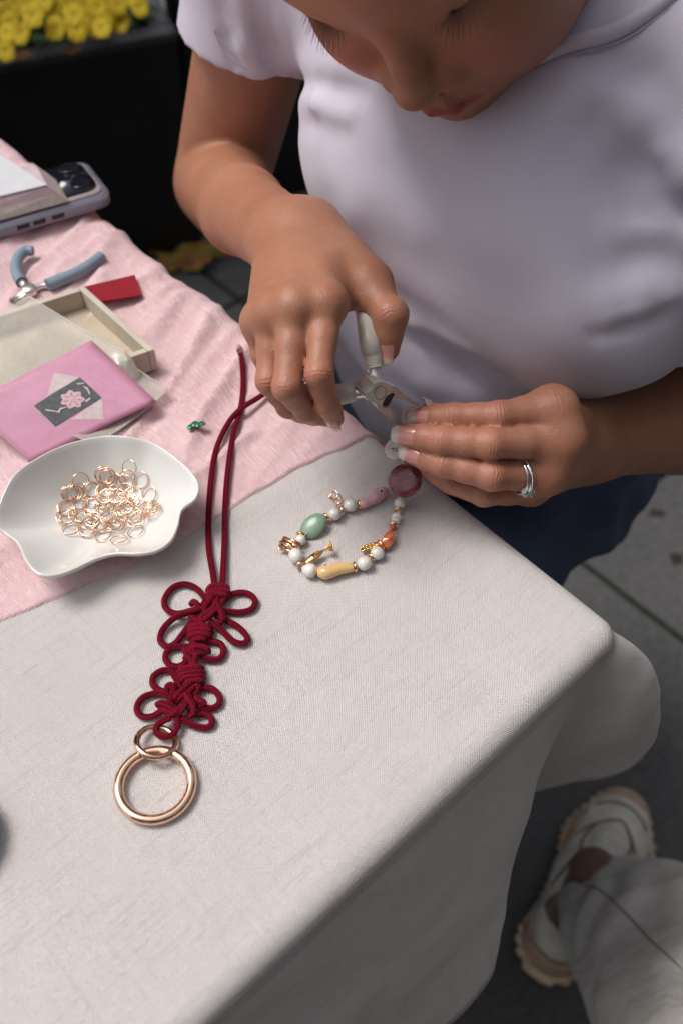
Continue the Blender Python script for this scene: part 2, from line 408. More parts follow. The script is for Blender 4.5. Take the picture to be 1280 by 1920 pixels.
tag(tube('twig', [at(1165, 935, .004), at(1190, 918, .006), at(1225, 893, .006), at(1262, 868, .004)], lambda t: .008*(1-.6*abs(t-.6)), simple('twig_bark', (.025, .018, .012), .9), seg=7), 'dark twig lying on the grey paving beside the blue jeans', 'twig')
tag(mesh_obj('bark_chip', *(lambda c: ([c+Vector((x, y, z)) for (x, y, z) in ((-.012, -.005, 0), (.011, -.007, 0), (.014, .004, 0), (-.004, .009, 0), (0, 0, .007))], [(0, 1, 4), (1, 2, 4), (2, 3, 4), (3, 0, 4)]))(at(1228, 962, 0)), simple('bark', (.02, .018, .014), .9)), 'small dark chip lying on the paving below the twig', 'debris')
tag(mesh_obj('bark_chip', *(lambda c: ([c+Vector((x, y, z)) for (x, y, z) in ((-.007, -.012, 0), (.008, -.009, 0), (.010, .008, 0), (-.008, .009, 0), (0, 0, .007))], [(0, 1, 4), (1, 2, 4), (2, 3, 4), (3, 0, 4)]))(at(1266, 1046, 0)), bpy.data.materials['bark']), 'small dark chip near the right edge above the mossy joint', 'debris')
# ================================================================ unseen facades added outside the frame to close off the low sky
BRICKW = simple('dark_facade', (.16, .145, .14), .8, var=.25, scale=3, bump=.002, bscale=40)
def facade(p0, p1, h_, label):
    w = empty('added_facade', p0, label, 'added_facade'); d = (p1-p0).normalized(); L = (p1-p0).length; nn = Vector((d.y, -d.x, 0))
    n = int(L/1.6)
    for k in range(n):
        c = p0+d*((k+.5)*L/n)
        bm = bmesh.new(); box_geo(bm, c+Vector((0, 0, h_/2)), frame((0, 0, 1), d), (L/n*.45, .30, h_)); bm_obj('pier', bm, BRICKW, w, False)
        for zf in (0, 1, 2):
            z0 = .0+zf*h_/3
            bm = bmesh.new(); box_geo(bm, c+d*(L/n*.5)+Vector((0, 0, z0+.35)), frame((0, 0, 1), d), (L/n*.55-.004, .26, .70)); bm_obj('spandrel', bm, BRICKW, w, False)
            bm = bmesh.new(); box_geo(bm, c+d*(L/n*.5)+Vector((0, 0, z0+.70+(h_/3-.70)/2)), frame((0, 0, 1), d), (L/n*.55-.004, .06, h_/3-.704)); bm_obj('window', bm, BLACKWALL, w, False)
    return w
facade(Vector((3.6, 3.0, 0)), Vector((3.2, -3.4, 0)), 5.4, 'added dark facade right of the table, outside the picture, blocking the low sky')
facade(Vector((3.2, -3.4, 0)), Vector((-3.6, -3.4, 0)), 5.4, 'added dark facade behind the viewer, outside the picture, blocking the low sky')
# ================================================================ table under the cloth
TBL = simple('table_wood', (.10, .07, .045), .6)
tb = empty('table', tab(.6, .4, 0), 'rectangular table hidden under the oatmeal woven tablecloth', 'table')
bm = bmesh.new(); box_geo(bm, tab(.62, .42, TZ-.016), frame((0, 0, 1), EA), (1.20, .80, .022), .004); bm_obj('tabletop', bm, TBL, tb, False)
for (a, b) in ((.10, .12), (1.14, .12), (.10, .74), (1.14, .74)):
    bm = bmesh.new(); box_geo(bm, tab(a, b, (TZ-.03)/2), frame((0, 0, 1), EA), (.045, .045, TZ-.032), .004); bm_obj('leg', bm, TBL, tb, False)

# ================================================================ tablecloth
R_E = .012                                   # rounded edge
def cloth():
    # columns around the near corner: (a,b on the table edge), hem point given as (a,b,down)
    cols = []
    def side_b(b, out, down, hb=None): cols.append(((0, b), (-out, hb if hb is not None else b, down)))
    for b, out, down in ((.86, .02, .25), (.70, .03, .25), (.58, .045, .245), (.48, .035, .25), (.40, .05, .25), (.33, .038, .255), (.26, .05, .25), (.20, .046, .25), (.155, .05, .245)): side_b(b, out, down)
    side_b(.105, .050, .242, .128); side_b(.075, .046, .238, .112); side_b(.055, .036, .232, .104); side_b(.040, .018, .225, .098)
    side_b(.028, .002, .21, .088); side_b(.018, -.010, .19, .070); side_b(.010, -.006, .17, .045)
    cols.append(((0, .006), (-.014, .018, .155))); cols.append(((0, .003), (-.027, .002, .148)))
    cols.append(((0, 0), (-.034, -.016, .140))); cols.append(((.003, 0), (-.033, -.034, .130)))
    cols.append(((.007, 0), (-.020, -.047, .126))); cols.append(((.014, 0), (.002, -.050, .135))); cols.append(((.026, 0), (.026, -.042, .16)))
    for a, out, down in ((.05, .022, .2), (.09, .03, .23), (.15, .03, .25), (.25, .02, .25), (.4, .03, .25), (.6, .02, .25), (.9, .03, .25), (1.24, .02, .25)):
        cols.append(((a, 0), (a+.02, -out, down)))
    n = 7
    def odir(t, h):
        a, b = t
        if a < 1e-6 and b > .012: return (-1, 0, 0)
        if b < 1e-6 and a > .014: return (0, -1, 0)
        u = (.012-b)/.012*.5 if a < 1e-6 else .5+a/.014*.5; an = u*math.pi/2; return (-math.cos(an), -math.sin(an), .016*math.sin(math.pi*u))
    OD = catmull([odir(t, h) for t, h in cols], n)
    T = catmull([(a, b, 0) for (a, b), h in cols], n); H = catmull([h for t, h in cols], n)
    T = [Vector((max(0, t.x), max(0, t.y), 0)) for t in T]
    V, UV, F = [], [], []; rows = None
    for t, h, odz in zip(T, H, OD):
        col = []
        ina = Vector((max(t.x, R_E), max(t.y, R_E), 0))
        # row from interior of the table to the edge
        cen = Vector((.62, .42, 0))
        for f in (1.0, .8, .6, .42, .28, .16, .07, .02):
            p = ina.lerp(cen, f); col.append((p.x, p.y, TZ, p.x, p.y))
        ho = Vector((h.x, h.y, 0)); o = (ho-t); ol = o.length
        bulge = max(0, odz.z); od = Vector((odz.x, odz.y, 0)).normalized()
        base = ina; down = h.z
        for k in range(7):                       # rounded edge
            ph = k/6*math.pi/2
            p = base + od*(R_E*math.sin(ph)); z = TZ-R_E*(1-math.cos(ph))
            col.append((p.x, p.y, z, p.x, p.y))
        e = base+od*R_E; nd = 26; lastx = e; lz = TZ-R_E; acc = R_E
        for k in range(1, nd+1):
            f = k/nd; s = f**1.25
            p = e.lerp(ho, s*.55+f*.45); z = TZ-R_E-(down-R_E)*f
            bel = math.sin(math.pi*f)*.0024+bulge*math.sin(math.pi*f**.8); p = p+od*bel
            acc += ((p-lastx).length**2*0 + (lz-z)**2)**.5; lastx = p; lz = z
            col.append((p.x, p.y, z, e.x+(-acc*abs(od.x)), e.y+(-acc*abs(od.y))+ (ho.y-e.y)*f*.8*abs(od.x)))
        rows = len(col)
        for c in col:
            z = c[2]
            nz = noise.noise(Vector((c[0]*9, c[1]*9, 0)))*.0007 - .0003 + noise.noise(Vector((c[0]*28, c[1]*28, 4)))*.0004 if z > TZ-1e-6 else 0
            lat = noise.noise(Vector((c[1]*14, c[2]*14, c[0]*6)))*.0035+noise.noise(Vector((c[1]*40, c[2]*50, c[0]*6)))*.0012 if z < TZ-.03 else 0
            w = tab(c[0]-lat, c[1]-lat*.2, z+nz); V.append(w); UV.append((c[3], c[4]))
    nc = len(T)
    for i in range(nc-1):
        for k in range(rows-1): F.append((i*rows+k, i*rows+k+1, (i+1)*rows+k+1, (i+1)*rows+k))
    # far sides: plain strip
    # close the table's other two edges with straight drops
    b0 = len(V)
    far = [(1.24, 0), (1.24, .84), (0, .84)]
    return V, F, UV
V, F, UV = cloth()
tc = mesh_obj('tablecloth', V, F, WEAVE, uvs=UV)
md = tc.modifiers.new('thick', 'SOLIDIFY'); md.thickness = .0011; md.offset = -1
tag(tc, 'oatmeal white woven tablecloth draped over the table corner with a folded lobe', 'tablecloth')
def top_z(p): a, b = ta(p); return TZ + noise.noise(Vector((a*9, b*9, 0)))*.0007

# ================================================================ pink gauze runner
def gz(a, b):
    ed = 1/(1+math.exp(-(a-.215)*90))
    cr = noise.noise(Vector((a*55+b*22, b*16-a*10, 1)))*.0040 + noise.noise(Vector((a*120+b*45, b*30-a*20, 5)))*.0020 + noise.noise(Vector((a*260+b*80, b*110-a*40, 7)))*.0009
    rg = (1-abs(noise.noise(Vector((a*26+b*14, b*7-a*6, 9))))*2)**3*.007
    fi = noise.noise(Vector((a*300, b*300, 2)))*.0003
    nearE = max(0, 1-b/.16)
    w = .35+.65*nearE
    return .0012 + max(-.0008, (cr*w + max(0, rg)*w*ed)) + fi
RA0 = .2
def runner():
    V, F, UV = [], [], []; na, nb = 270, 190
    for i in range(na+1):
        ta_ = i/na
        for k in range(nb+1):
            tb_ = k/nb; bb = -.06+.60*tb_
            edge = .186+.034*min(1, max(0, bb)/.24)+.0035*math.sin(bb*30)+.002*noise.noise(Vector((bb*60, 0, 0)))
            aa = edge+.55*ta_
            h = gz(aa, bb)*(.15+.85*min(1, ta_*16)) + .0008
            if i == 0: h = -.004
            if bb >= .013: p = tab(aa, bb, TZ+h)
            else:
                s = .013-bb; an = min(s/.015, math.pi/2); out = .015*math.sin(an)-.013; dn = .015*(1-math.cos(an)) + max(0, s-.0236)
                wav = .005*max(0, min(1, (s-.016)/.03))*(.5+.5*math.sin(aa*42+1))+.004*noise.noise(Vector((aa*40, s*30, 0)))
                p = tab(aa+.0*s, -out-wav, TZ+h*.6+.001-dn*(.95))
            V.append(p); UV.append((aa, bb))
    for i in range(na):
        for k in range(nb): a = i*(nb+1)+k; F.append((a, a+nb+1, a+nb+2, a+1))
    return V, F, UV
V, F, UV = runner()
gr = mesh_obj('table_runner', V, F, GAUZE, uvs=UV)
tag(gr, 'crinkled pink gauze runner spread over the woven tablecloth and hanging off the far edge', 'table runner')
def run_z(p): a, b = ta(p); return TZ+gz(a, b)+.0012
# ================================================================ materials of the small things
GOLD = simple('rose_gold', (.86, .57, .40), .13, 1.0, var=.04)
GOLD2 = simple('yellow_gold', (.83, .56, .24), .18, 1.0, var=.05, bump=.0001, bscale=1500)
STEEL = simple('brushed_steel', (.70, .68, .65), .30, .85, var=.1, scale=200, bump=.00006, bscale=900)
SILV = simple('white_gold', (.80, .80, .80), .09, 1.0, var=.03)
def m_cord():
    M = Mat('braided_cord', rough=.7); M.b.inputs['Specular IOR Level'].default_value = .2
    s = M.sep(M.coord('UV')); k = 2*math.pi
    a = M.math('SINE', M.math('ADD', M.math('MULTIPLY', s[0], k/.0011), M.math('MULTIPLY', s[1], k*4)))
    b = M.math('SINE', M.math('SUBTRACT', M.math('MULTIPLY', s[0], k/.0011), M.math('MULTIPLY', s[1], k*4)))
    h = M.math('MAXIMUM', a, b)
    M.color(M.ramp(M.math('ADD', M.math('MULTIPLY', h, .5), .5), [(.15, (.09, .001, .008)), (.85, (.34, .003, .030))]))
    M.bump(h, .0005, 1); return M.m
CORD = m_cord()
def m_ceramic():
    M = Mat('white_glaze', (.74, .73, .70), .12); M.b.inputs['Coat Weight'].default_value = .4
    M.b.inputs['Subsurface Weight'].default_value = .1; M.b.inputs['Subsurface Radius'].default_value = (.004, .003, .002)
    n = M.noise(M.coord(), 25, 3); M.color(M.ramp(n, [(.3, (.70, .69, .66)), (.7, (.76, .75, .72))])); M.bump(n, .0008, .5); return M.m
CER = m_ceramic()
def m_pearl():
    M = Mat('pearl', (.78, .75, .70), .17); M.b.inputs['Coat Weight'].default_value = .6; M.b.inputs['Coat Roughness'].default_value = .08
    M.b.inputs['Subsurface Weight'].default_value = .25; M.b.inputs['Subsurface Radius'].default_value = (.002, .0018, .0016)
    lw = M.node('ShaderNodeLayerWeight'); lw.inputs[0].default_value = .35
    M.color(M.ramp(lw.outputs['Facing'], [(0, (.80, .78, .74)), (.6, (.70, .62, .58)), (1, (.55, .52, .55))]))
    M.bump(M.noise(M.coord(), 500, 3), .0003, .6); return M.m
PEARL = m_pearl()
def m_stone(name, c1, c2, c3, rough=.12, scale=120, trans=.0, sss=.3):
    M = Mat(name, c1, rough); n = M.noise(M.coord(), scale, 5, .65, .6); M.color(M.ramp(n, [(.3, c1), (.55, c2), (.75, c3)]))
    M.b.inputs['Subsurface Weight'].default_value = sss; M.b.inputs['Subsurface Radius'].default_value = (.003, .003, .003)
    M.b.inputs['Coat Weight'].default_value = .5; M.b.inputs['Transmission Weight'].default_value = trans; return M.m
BERRY = m_stone('strawberry_quartz', (.12, .016, .030), (.19, .038, .052), (.42, .18, .18), scale=420, rough=.22)
BERRY.node_tree.nodes['Principled BSDF'].inputs['Coat Weight'].default_value = .15
GREENQ = m_stone('green_aventurine', (.17, .27, .19), (.23, .34, .24), (.32, .42, .32), scale=90, rough=.3)
GREENQ.node_tree.nodes['Principled BSDF'].inputs['Coat Weight'].default_value = .1
CARN = m_stone('carnelian', (.50, .09, .03), (.68, .17, .06), (.80, .35, .18), scale=100)
REDB = m_stone('red_glass', (.45, .02, .01), (.55, .03, .01), (.6, .05, .02), scale=100)
PINKF = m_stone('pink_fish_glaze', (.62, .30, .36), (.72, .38, .44), (.80, .52, .56), .08, 70)
YELF = m_stone('yellow_fish_glaze', (.78, .52, .32), (.74, .48, .18), (.82, .62, .42), .08, 90)
SHELL = m_stone('mother_of_pearl', (.62, .56, .50), (.74, .70, .64), (.82, .80, .76), .15, 200)
BLK = simple('black_paint', (.008, .008, .009), .25)
WHITEP = simple('white_paint', (.75, .74, .72), .25)
JADE = m_stone('green_glass', (.01, .11, .05), (.015, .17, .075), (.03, .24, .12), .2, 200)
CREAM = simple('cream_flocked_box', (.56, .50, .41), .75, var=.08, scale=40, bump=.0003, bscale=900)
CREAM2 = simple('tan_box_lining', (.50, .42, .32), .85, var=.1, scale=60, bump=.0003, bscale=900)
REDFELT = simple('red_felt', (.26, .004, .016), .9, var=.15, scale=200, bump=.0004, bscale=1200)
BLUEH = simple('blue_rubber', (.20, .27, .34), .45, var=.08, scale=60, bump=.0002, bscale=700)
WHITEH = simple('ivory_rubber', (.50, .46, .40), .38, var=.05, scale=60, bump=.0001, bscale=600)

# ================================================================ knotted cord charm with two snap rings
ch = empty('knotted_cord_charm', at(380, 1250, TZ), 'crimson knotted cord charm with flower loops and two rose gold snap rings', 'charm')
CR = .00168
def zx(pts, z=2.0, zz=None):                 # traced on the table: list of (x, y[, height mm])
    out = []
    for p in pts:
        x, y = 190+p[0]/3.84, 1070+p[1]/3.84; h = (p[2] if len(p) > 2 else z); h = (h if h < 5 else 5+(h-5)*.62)/1000+.0004
        q = at(x, y, TZ+h); out.append(Vector((q.x, q.y, top_z(q)+h)))
    return out
def strand(name, pts, z=2.0, r=CR): return tube(name, catmull(zx(pts, z), 7), r, CORD, ch, 12)
loops = [
 [(760, 215, 5), (690, 130, 2.5), (600, 95), (510, 125), (455, 210), (475, 280, 2.2), (550, 308, 3.4), (650, 285, 6), (735, 265, 5)],
 [(715, 290, 3), (650, 295, 3), (560, 322, 5.6), (500, 360, 3.6), (440, 430), (425, 500), (470, 545, 3), (530, 525), (590, 450), (650, 372, 3), (720, 335, 5)],
 [(850, 245, 4), (920, 180, 2.6), (1000, 155), (1070, 170), (1108, 220), (1080, 275), (1000, 298), (900, 292, 2.5), (830, 300, 5)],
 [(820, 300, 2.5), (900, 355, 2.5), (980, 400), (1040, 460), (1050, 505), (1005, 523, 2.4), (940, 500, 3), (870, 430, 3.5), (790, 365, 4)],
 [(640, 325, 3), (690, 355, 4.5), (740, 350, 7), (790, 310, 8.5), (850, 250, 7), (890, 190, 4)],
 [(690, 365, 3), (730, 320, 7), (800, 270, 9), (830, 205, 7), (800, 170, 4)],
 [(790, 195, 4), (830, 230, 8), (860, 290, 8.5), (875, 345, 6), (850, 380, 3)],
 [(650, 240, 2.5), (665, 222, 6), (690, 240, 6.5), (700, 280, 4), (690, 320, 2)],
 [(760, 340, 3), (745, 270, 5.5), (775, 215, 8.5), (815, 160, 8), (840, 120, 5)],
 [(730, 230, 3), (790, 265, 4.5), (830, 320, 4), (870, 340, 3)],
 # wraps under the top cords
 [(775, 165, 2), (772, 135, 5.5), (800, 108, 7.5), (860, 105, 7.5), (903, 118, 5), (905, 150, 2)],
 [(770, 195, 2), (775, 165, 6), (815, 138, 8), (870, 138, 8), (910, 150, 5.5), (905, 180, 2)],
 [(780, 215, 2), (785, 192, 6), (830, 168, 8), (880, 172, 7), (905, 190, 3)],
 # second knot
 [(640, 420, 2), (650, 400, 6), (700, 388, 8), (760, 398, 7), (790, 425, 2)],
 [(632, 455, 2), (645, 432, 6), (700, 418, 8.4), (765, 428, 7), (792, 450, 2)],
 [(635, 490, 2), (650, 465, 6), (705, 450, 8.4), (760, 460, 6.5), (785, 485, 2)],
 [(650, 510, 2), (680, 490, 6), (725, 485, 7), (755, 505, 3)],
 # small double loop
 [(650, 545, 4), (590, 545, 3), (520, 555), (470, 590), (465, 640), (500, 680), (560, 688), (610, 655, 3), (640, 600, 5), (615, 550, 6)],
 [(690, 560, 4), (735, 520, 3), (790, 508), (858, 525), (880, 580), (850, 632), (780, 640), (720, 610, 3.5), (690, 580, 6)],
 [(640, 600, 3), (650, 560, 7), (700, 545, 8), (760, 560, 6), (770, 590, 3)],
 [(600, 640, 3), (640, 600, 6), (690, 590, 7), (740, 590, 4)],
 [(680, 520, 4), (660, 560, 5), (680, 610, 7), (672, 660, 6), (690, 720, 4)],
 [(600, 560, 4), (620, 610, 6.5), (650, 650, 6), (640, 690, 3)],
 # wraps over the lower flower
 [(560, 745, 2), (575, 712, 6), (630, 695, 8), (690, 690, 7), (728, 705, 2)],
 [(560, 770, 2), (585, 742, 6.5), (640, 728, 9), (700, 722, 8), (735, 740, 2.5)],
 [(575, 800, 2), (600, 770, 6.5), (650, 755, 9), (705, 752, 8), (735, 775, 2.5)],
 [(600, 830, 2), (625, 800, 6.5), (665, 785, 8), (710, 785, 7), (728, 805, 2.5)],
 [(660, 800, 3), (690, 820, 5), (700, 850, 4), (680, 880, 2)],
 # lower flower
 [(560, 850, 4), (545, 790, 3), (500, 725), (440, 718), (378, 760), (372, 815), (410, 855), (470, 875, 3)],
 [(490, 900, 4), (440, 888, 3), (380, 885), (300, 915), (257, 985), (285, 1045), (360, 1052), (420, 1020, 3), (490, 985, 4)],
 [(660, 900, 4), (695, 865, 3), (740, 845), (800, 850), (848, 900), (848, 955), (800, 988), (730, 982, 3), (680, 960, 4)],
 [(640, 1000, 3), (680, 1030, 3.5), (750, 1030), (795, 1065), (790, 1110), (750, 1128), (680, 1118), (610, 1085, 3), (580, 1050, 4)],
 [(540, 1040, 5), (552, 1110, 4), (520, 1170, 3.5), (455, 1197, 3), (400, 1165, 3), (402, 1118, 4), (440, 1085, 5), (500, 1060, 6)],
 [(470, 900, 3), (478, 835, 6), (510, 825, 7), (520, 880, 6), (490, 940, 8), (520, 985, 5)],
 [(405, 965, 3), (440, 955, 6), (510, 985, 8), (570, 1000, 5), (600, 960, 3)],
 [(425, 985, 3), (480, 1010, 5), (545, 1030, 6.5), (590, 990, 8.5), (610, 930, 6), (600, 880, 4)],
 [(470, 1060, 4), (530, 1020, 8.5), (600, 960, 8), (640, 900, 5)],
 [(600, 860, 4), (620, 910, 8), (655, 960, 8.5), (665, 1020, 6), (640, 1050, 3)],
 [(510, 940, 5), (545, 895, 8), (600, 840, 8), (650, 800, 6)],
 [(530, 960, 3), (570, 910, 6.5), (625, 870, 6), (670, 830, 5)],
 [(680, 900, 3), (700, 930, 6), (740, 950, 5), (700, 985, 3)],
]
for l in loops: strand('cord_strand', l)
# the two long ends
def px(pts, z=2.0): 
    out = []
    for p in pts:
        h = (p[2] if len(p) > 2 else z)/1000; q = at(p[0], p[1], TZ+h); out.append(Vector((q.x, q.y, run_z(q)*1.0+h if ta(q)[0] > .205 else TZ+h+.0004)))
    return out
endA = [(403, 1105, 5), (400, 1080, 3), (392, 1030), (391, 980), (396, 910), (407, 850), (430, 795, 3), (455, 768, 6), (480, 752, 5), (510, 735, 4)]
endB = [(416, 1105, 5), (418, 1080, 3), (421, 1020), (422, 960), (427, 900), (437, 830), (450, 775), (456, 730), (455, 690), (450, 668)]
tube('cord_end', catmull(px(endA), 10), CR, CORD, ch, 12); tube('cord_end', catmull(px(endB), 10), CR, CORD, ch, 12)
te = px([(451, 676), (450, 667), (449, 662)], 2); tube('melted_tip', te, CR*1.08, simple('melted_tip', (.55, .30, .30), .4), ch, 12)
# snap rings
def snap_ring(name, cpx, R, r, nrm, zc, gate, par):
    c = at(*cpx, TZ+zc); nrm = Vector(nrm).normalized(); x = Vector((1, 0, 0)); x = (x-nrm*x.dot(nrm)).normalized(); y = nrm.cross(x)
    o = torus(name, c, nrm, R, r, GOLD, par, 64, 18)
    for g in gate:                            # hinge and gate seams
        a = math.radians(g[0]); p = c+x*(R*math.cos(a))+y*(R*math.sin(a)); t = (-x*math.sin(a)+y*math.cos(a))
        torus('gate_seam', p, t, r*.985, r*.10, simple_dark, o, 18, 6) if g[1] == 0 else None
        if g[1] == 1:
            lathe('hinge_pin', [(1e-5, -r*1.16), (r*.3, -r*1.16), (r*.36, -r*1.05), (r*.36, r*1.05), (r*.3, r*1.16), (1e-5, r*1.16)], GOLD, o, p, frame(nrm, t), 12)
    return o
simple_dark = simple('seam_shadow_gold', (.35, .19, .11), .35, 1.0)
snap_ring('large_snap_ring', (291, 1471), .0170, .0025, (0.02, 0, 1), .0034, ((44, 0), (118, 1)), ch)
snap_ring('small_snap_ring', (293, 1391), .0093, .00155, (.22, .30, 1), .0052, ((170, 0), (100, 1)), ch)

# ================================================================ bracelet of beads
BX = lambda x, y: (500+x/3.765, 820+y/3.765)
br = empty('bead_strand', at(*BX(500, 930), TZ), 'open strand of pearls, stones and gold charms curving on the woven cloth below the fingers', 'bracelet')
def bp(x, y, h): q = at(*BX(x, y), TZ+h/1000); return q
SC = 3.765*3.33                              # zoomed pixels per mm at that spot (about)
def dirn(p, q): return (q-p).normalized()
def pearl(x, y, d, r, h=None, sq=1.0, rings=0, taper=0, label=None):
    h = h or r+.3; c = bp(x, y, h); R = frame(dirn(bp(x-d[0], y-d[1], h), bp(x+d[0], y+d[1], h)))
    prof = []
    n = 18
    for i in range(n+1):
        t = math.pi*i/n; rr = math.sin(t)*(1+taper*math.cos(t)); hh = -math.cos(t)*sq
        rr *= 1-.045*rings*max(0, math.cos(hh*14))**3
        prof.append((max(1e-5, rr*r/1000), hh*r/1000))
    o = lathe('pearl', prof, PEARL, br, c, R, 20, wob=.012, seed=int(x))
    if label: o['label'] = label
    return o
def spacer(x, y, d, R_=2.1, h=None, m=None):
    R_ += .45; h = h or R_+.1; c = bp(x, y, h); n = dirn(bp(x-d[0], y-d[1], h), bp(x+d[0], y+d[1], h))
    V, F, UV = torus_geo(c, n, (R_-.75)/1000, .00085, 20, 8); return mesh_obj('spacer_ring', V, F, m or GOLD2, br)
# stringing thread
thr = [(975, 300, 9), (940, 465, 4.2), (912, 570, 3.6), (890, 620, 3.4), (855, 720, 3.6), (795, 790, 3.6), (735, 845, 3.6), (620, 915, 3.6), (490, 940, 3.8), (300, 940, 3.6), (238, 905, 3.2), (205, 835, 3.6), (195, 775, 3), (240, 725, 3.2), (330, 630, 3.6), (420, 565, 3.4), (478, 540, 3.6), (528, 515, 3.4), (590, 480, 3.6), (652, 475, 3.4), (745, 415, 4), (870, 365, 6), (950, 320, 9)]
tube('thread', catmull([bp(*t) for t in thr], 6), .0003, simple('clear_thread', (.6, .58, .55), .3), br, 6)
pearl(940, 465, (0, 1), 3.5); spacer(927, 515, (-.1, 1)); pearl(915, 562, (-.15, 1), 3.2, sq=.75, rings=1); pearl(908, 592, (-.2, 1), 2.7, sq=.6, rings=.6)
spacer(892, 620, (-.25, 1), 2.3, m=GOLD)
c = bp(895, 642, 3.4); lathe('red_bead', [(r*1.9, h*1.6) for r, h in sphere_prof(.001, 10)], REDB, br, c, frame(dirn(bp(905, 610, 3), bp(880, 670, 3))), 14)
# carnelian faceted twist bead
R = frame(dirn(bp(890, 650, 3.6), bp(835, 790, 3.6)), (0, 0, 1)); c = bp(858, 722, 3.6); V, F = [], []
for i in range(9):
    t = i/8; rr = .0036*(math.sin(math.pi*(.12+.76*t)))**.8; tw = t*1.3
    for k in range(6):
        a = math.pi/3*k+tw; V.append(c+R @ Vector((rr*math.cos(a), rr*math.sin(a), (t-.5)*.0125)))
for i in range(8):
    for k in range(6): F.append((i*6+k, i*6+(k+1) % 6, (i+1)*6+(k+1) % 6, (i+1)*6+k))
F.append(tuple(range(5, -1, -1))); F.append(tuple(48+k for k in range(6)))
mesh_obj('faceted_bead', V, F, CARN, br, smooth=False)
c = bp(792, 778, 3); lathe('red_bead', [(r*1.8, h*1.5) for r, h in sphere_prof(.001, 10)], REDB, br, c, frame((.3, 1, 0)), 14)
spacer(800, 762, (-.8, .5), 2.9)
pearl(778, 818, (-.8, .6), 3.9); spacer(735, 848, (-.8, .55), 2.4); pearl(688, 888, (-.9, .45), 4.1, sq=1.05, rings=.8); spacer(622, 915, (-1, .2), 2.7, m=GOLD)
# leaf-like gold charm at the right
def leaf_charm():
    a, b = bp(790, 755, 3.6), bp(665, 795, 2.4); d = (b-a); n = 9; o = tube('leaf_charm', [a.lerp(b, t) for t in (0, .3, .6, 1)], .0006, GOLD2, br, 8)
    for i in range(n):
        t = i/n; c = a.lerp(b, .18+.8*t)
        for s in (-1, 1):
            lathe('lobe', [(r_, h_*1.3) for r_, h_ in sphere_prof(.0010, 8)], GOLD2, o, c+d.normalized().cross(Vector((0, 0, 1)))*(s*.0011)+Vector((0, 0, .0004*(i % 2))), frame(d.normalized()+Vector((0, 0, 1))*.4), 8)
leaf_charm()
# fish beads
def fish_bead(name, A, B, prof, m, h, eye, es, label):
    a, b = bp(*A, h), bp(*B, h); d = (b-a); L = d.length; R = frame(d, (0, 0, 1)); V, F = [], []; seg = 22; N = 22
    for i in range(N+1):
        t = i/N; u = t*(len(prof)-1); j = min(int(u), len(prof)-2); f = u-j; f = f*f*(3-2*f)
        rr = (prof[j]*(1-f)+prof[j+1]*f)/1000
        bend = .0006*math.sin(t*6)
        for k in range(seg):
            q = 2*math.pi*k/seg; V.append(a+d*t+R @ Vector((rr*.9*math.cos(q), rr*math.sin(q)+bend, 0)))
    for i in range(N):
        for k in range(seg): F.append((i*seg+k, i*seg+(k+1) % seg, (i+1)*seg+(k+1) % seg, (i+1)*seg+k))
    F.append(tuple(range(seg-1, -1, -1))); F.append(tuple(N*seg+k for k in range(seg)))
    o = mesh_obj(name, V, F, m, br); o['label'] = label
    if eye:
        e = bp(*eye); n = (CAMP-e).normalized()
        lathe('eye_white', [(1e-5, .0005), (es*.8, .0004), (es, 0), (es*.9, -.0006)], WHITEP, o, e, frame(n), 14)
        lathe('pupil', [(1e-5, .0008), (es*.45, .0007), (es*.55, .0004), (es*.5, 0)], BLK, o, e, frame(n), 12)
    return o
fish_bead('fish_bead', (655, 478), (862, 372), [2.2, 3.0, 2.6, 3.0, 3.9, 4.2, 3.9, 3.2, 1.2], PINKF, 4.2, (806, 377, 7.4), .0014, 'glossy pink fish bead with a black and white eye')
fish_bead('fish_bead', (612, 918), (355, 955), [2.4, 3.0, 3.3, 3.6, 3.7, 4.0, 4.2, 3.8, 2.2], YELF, 4.2, (410, 900, 6.4), .0011, 'glossy yellow and cream fish bead')
pearl(300, 938, (1, .25), 3.9, sq=1.1, taper=-.25); spacer(238, 903, (.6, .8), 2.5, m=GOLD); pearl(205, 835, (.25, 1), 4.0, sq=1.15, rings=1)
spacer(195, 778, (-.2, 1), 2.4, m=GOLD); pearl(240, 725, (-.5, 1), 3.2, sq=.95, rings=.7); spacer(240, 690, (-.4, 1), 2.3)
# green oval stone
c = bp(328, 628, 3.4); dn = dirn(bp(250, 690, 3.4), bp(410, 570, 3.4)); nn = (Vector((0, 0, 1))*.9+Vector((-.2, -.35, 0))).normalized()
R = frame(nn, dn); V, F = [], []; n, seg = 12, 32
for i in range(n+1):
    t = math.pi*i/n
    for k in range(seg):
        a = 2*math.pi*k/seg; V.append(c+R @ Vector((.0086*math.sin(t)**.75*math.cos(a), .0064*math.sin(t)**.75*math.sin(a), -.0026*math.cos(t))))
for i in range(n):
    for k in range(seg): F.append((i*seg+k, i*seg+(k+1) % seg, (i+1)*seg+(k+1) % seg, (i+1)*seg+k))
mesh_obj('oval_stone', V, F, GREENQ, br)
spacer(418, 565, (1, -.7), 2.4); pearl(478, 542, (1, -.5), 3.7, rings=.5); spacer(528, 517, (1, -.2), 2.6, m=GOLD); pearl(590, 480, (1, -.25), 3.9, sq=1.05, rings=.4); spacer(652, 475, (1, -.15), 2.5)
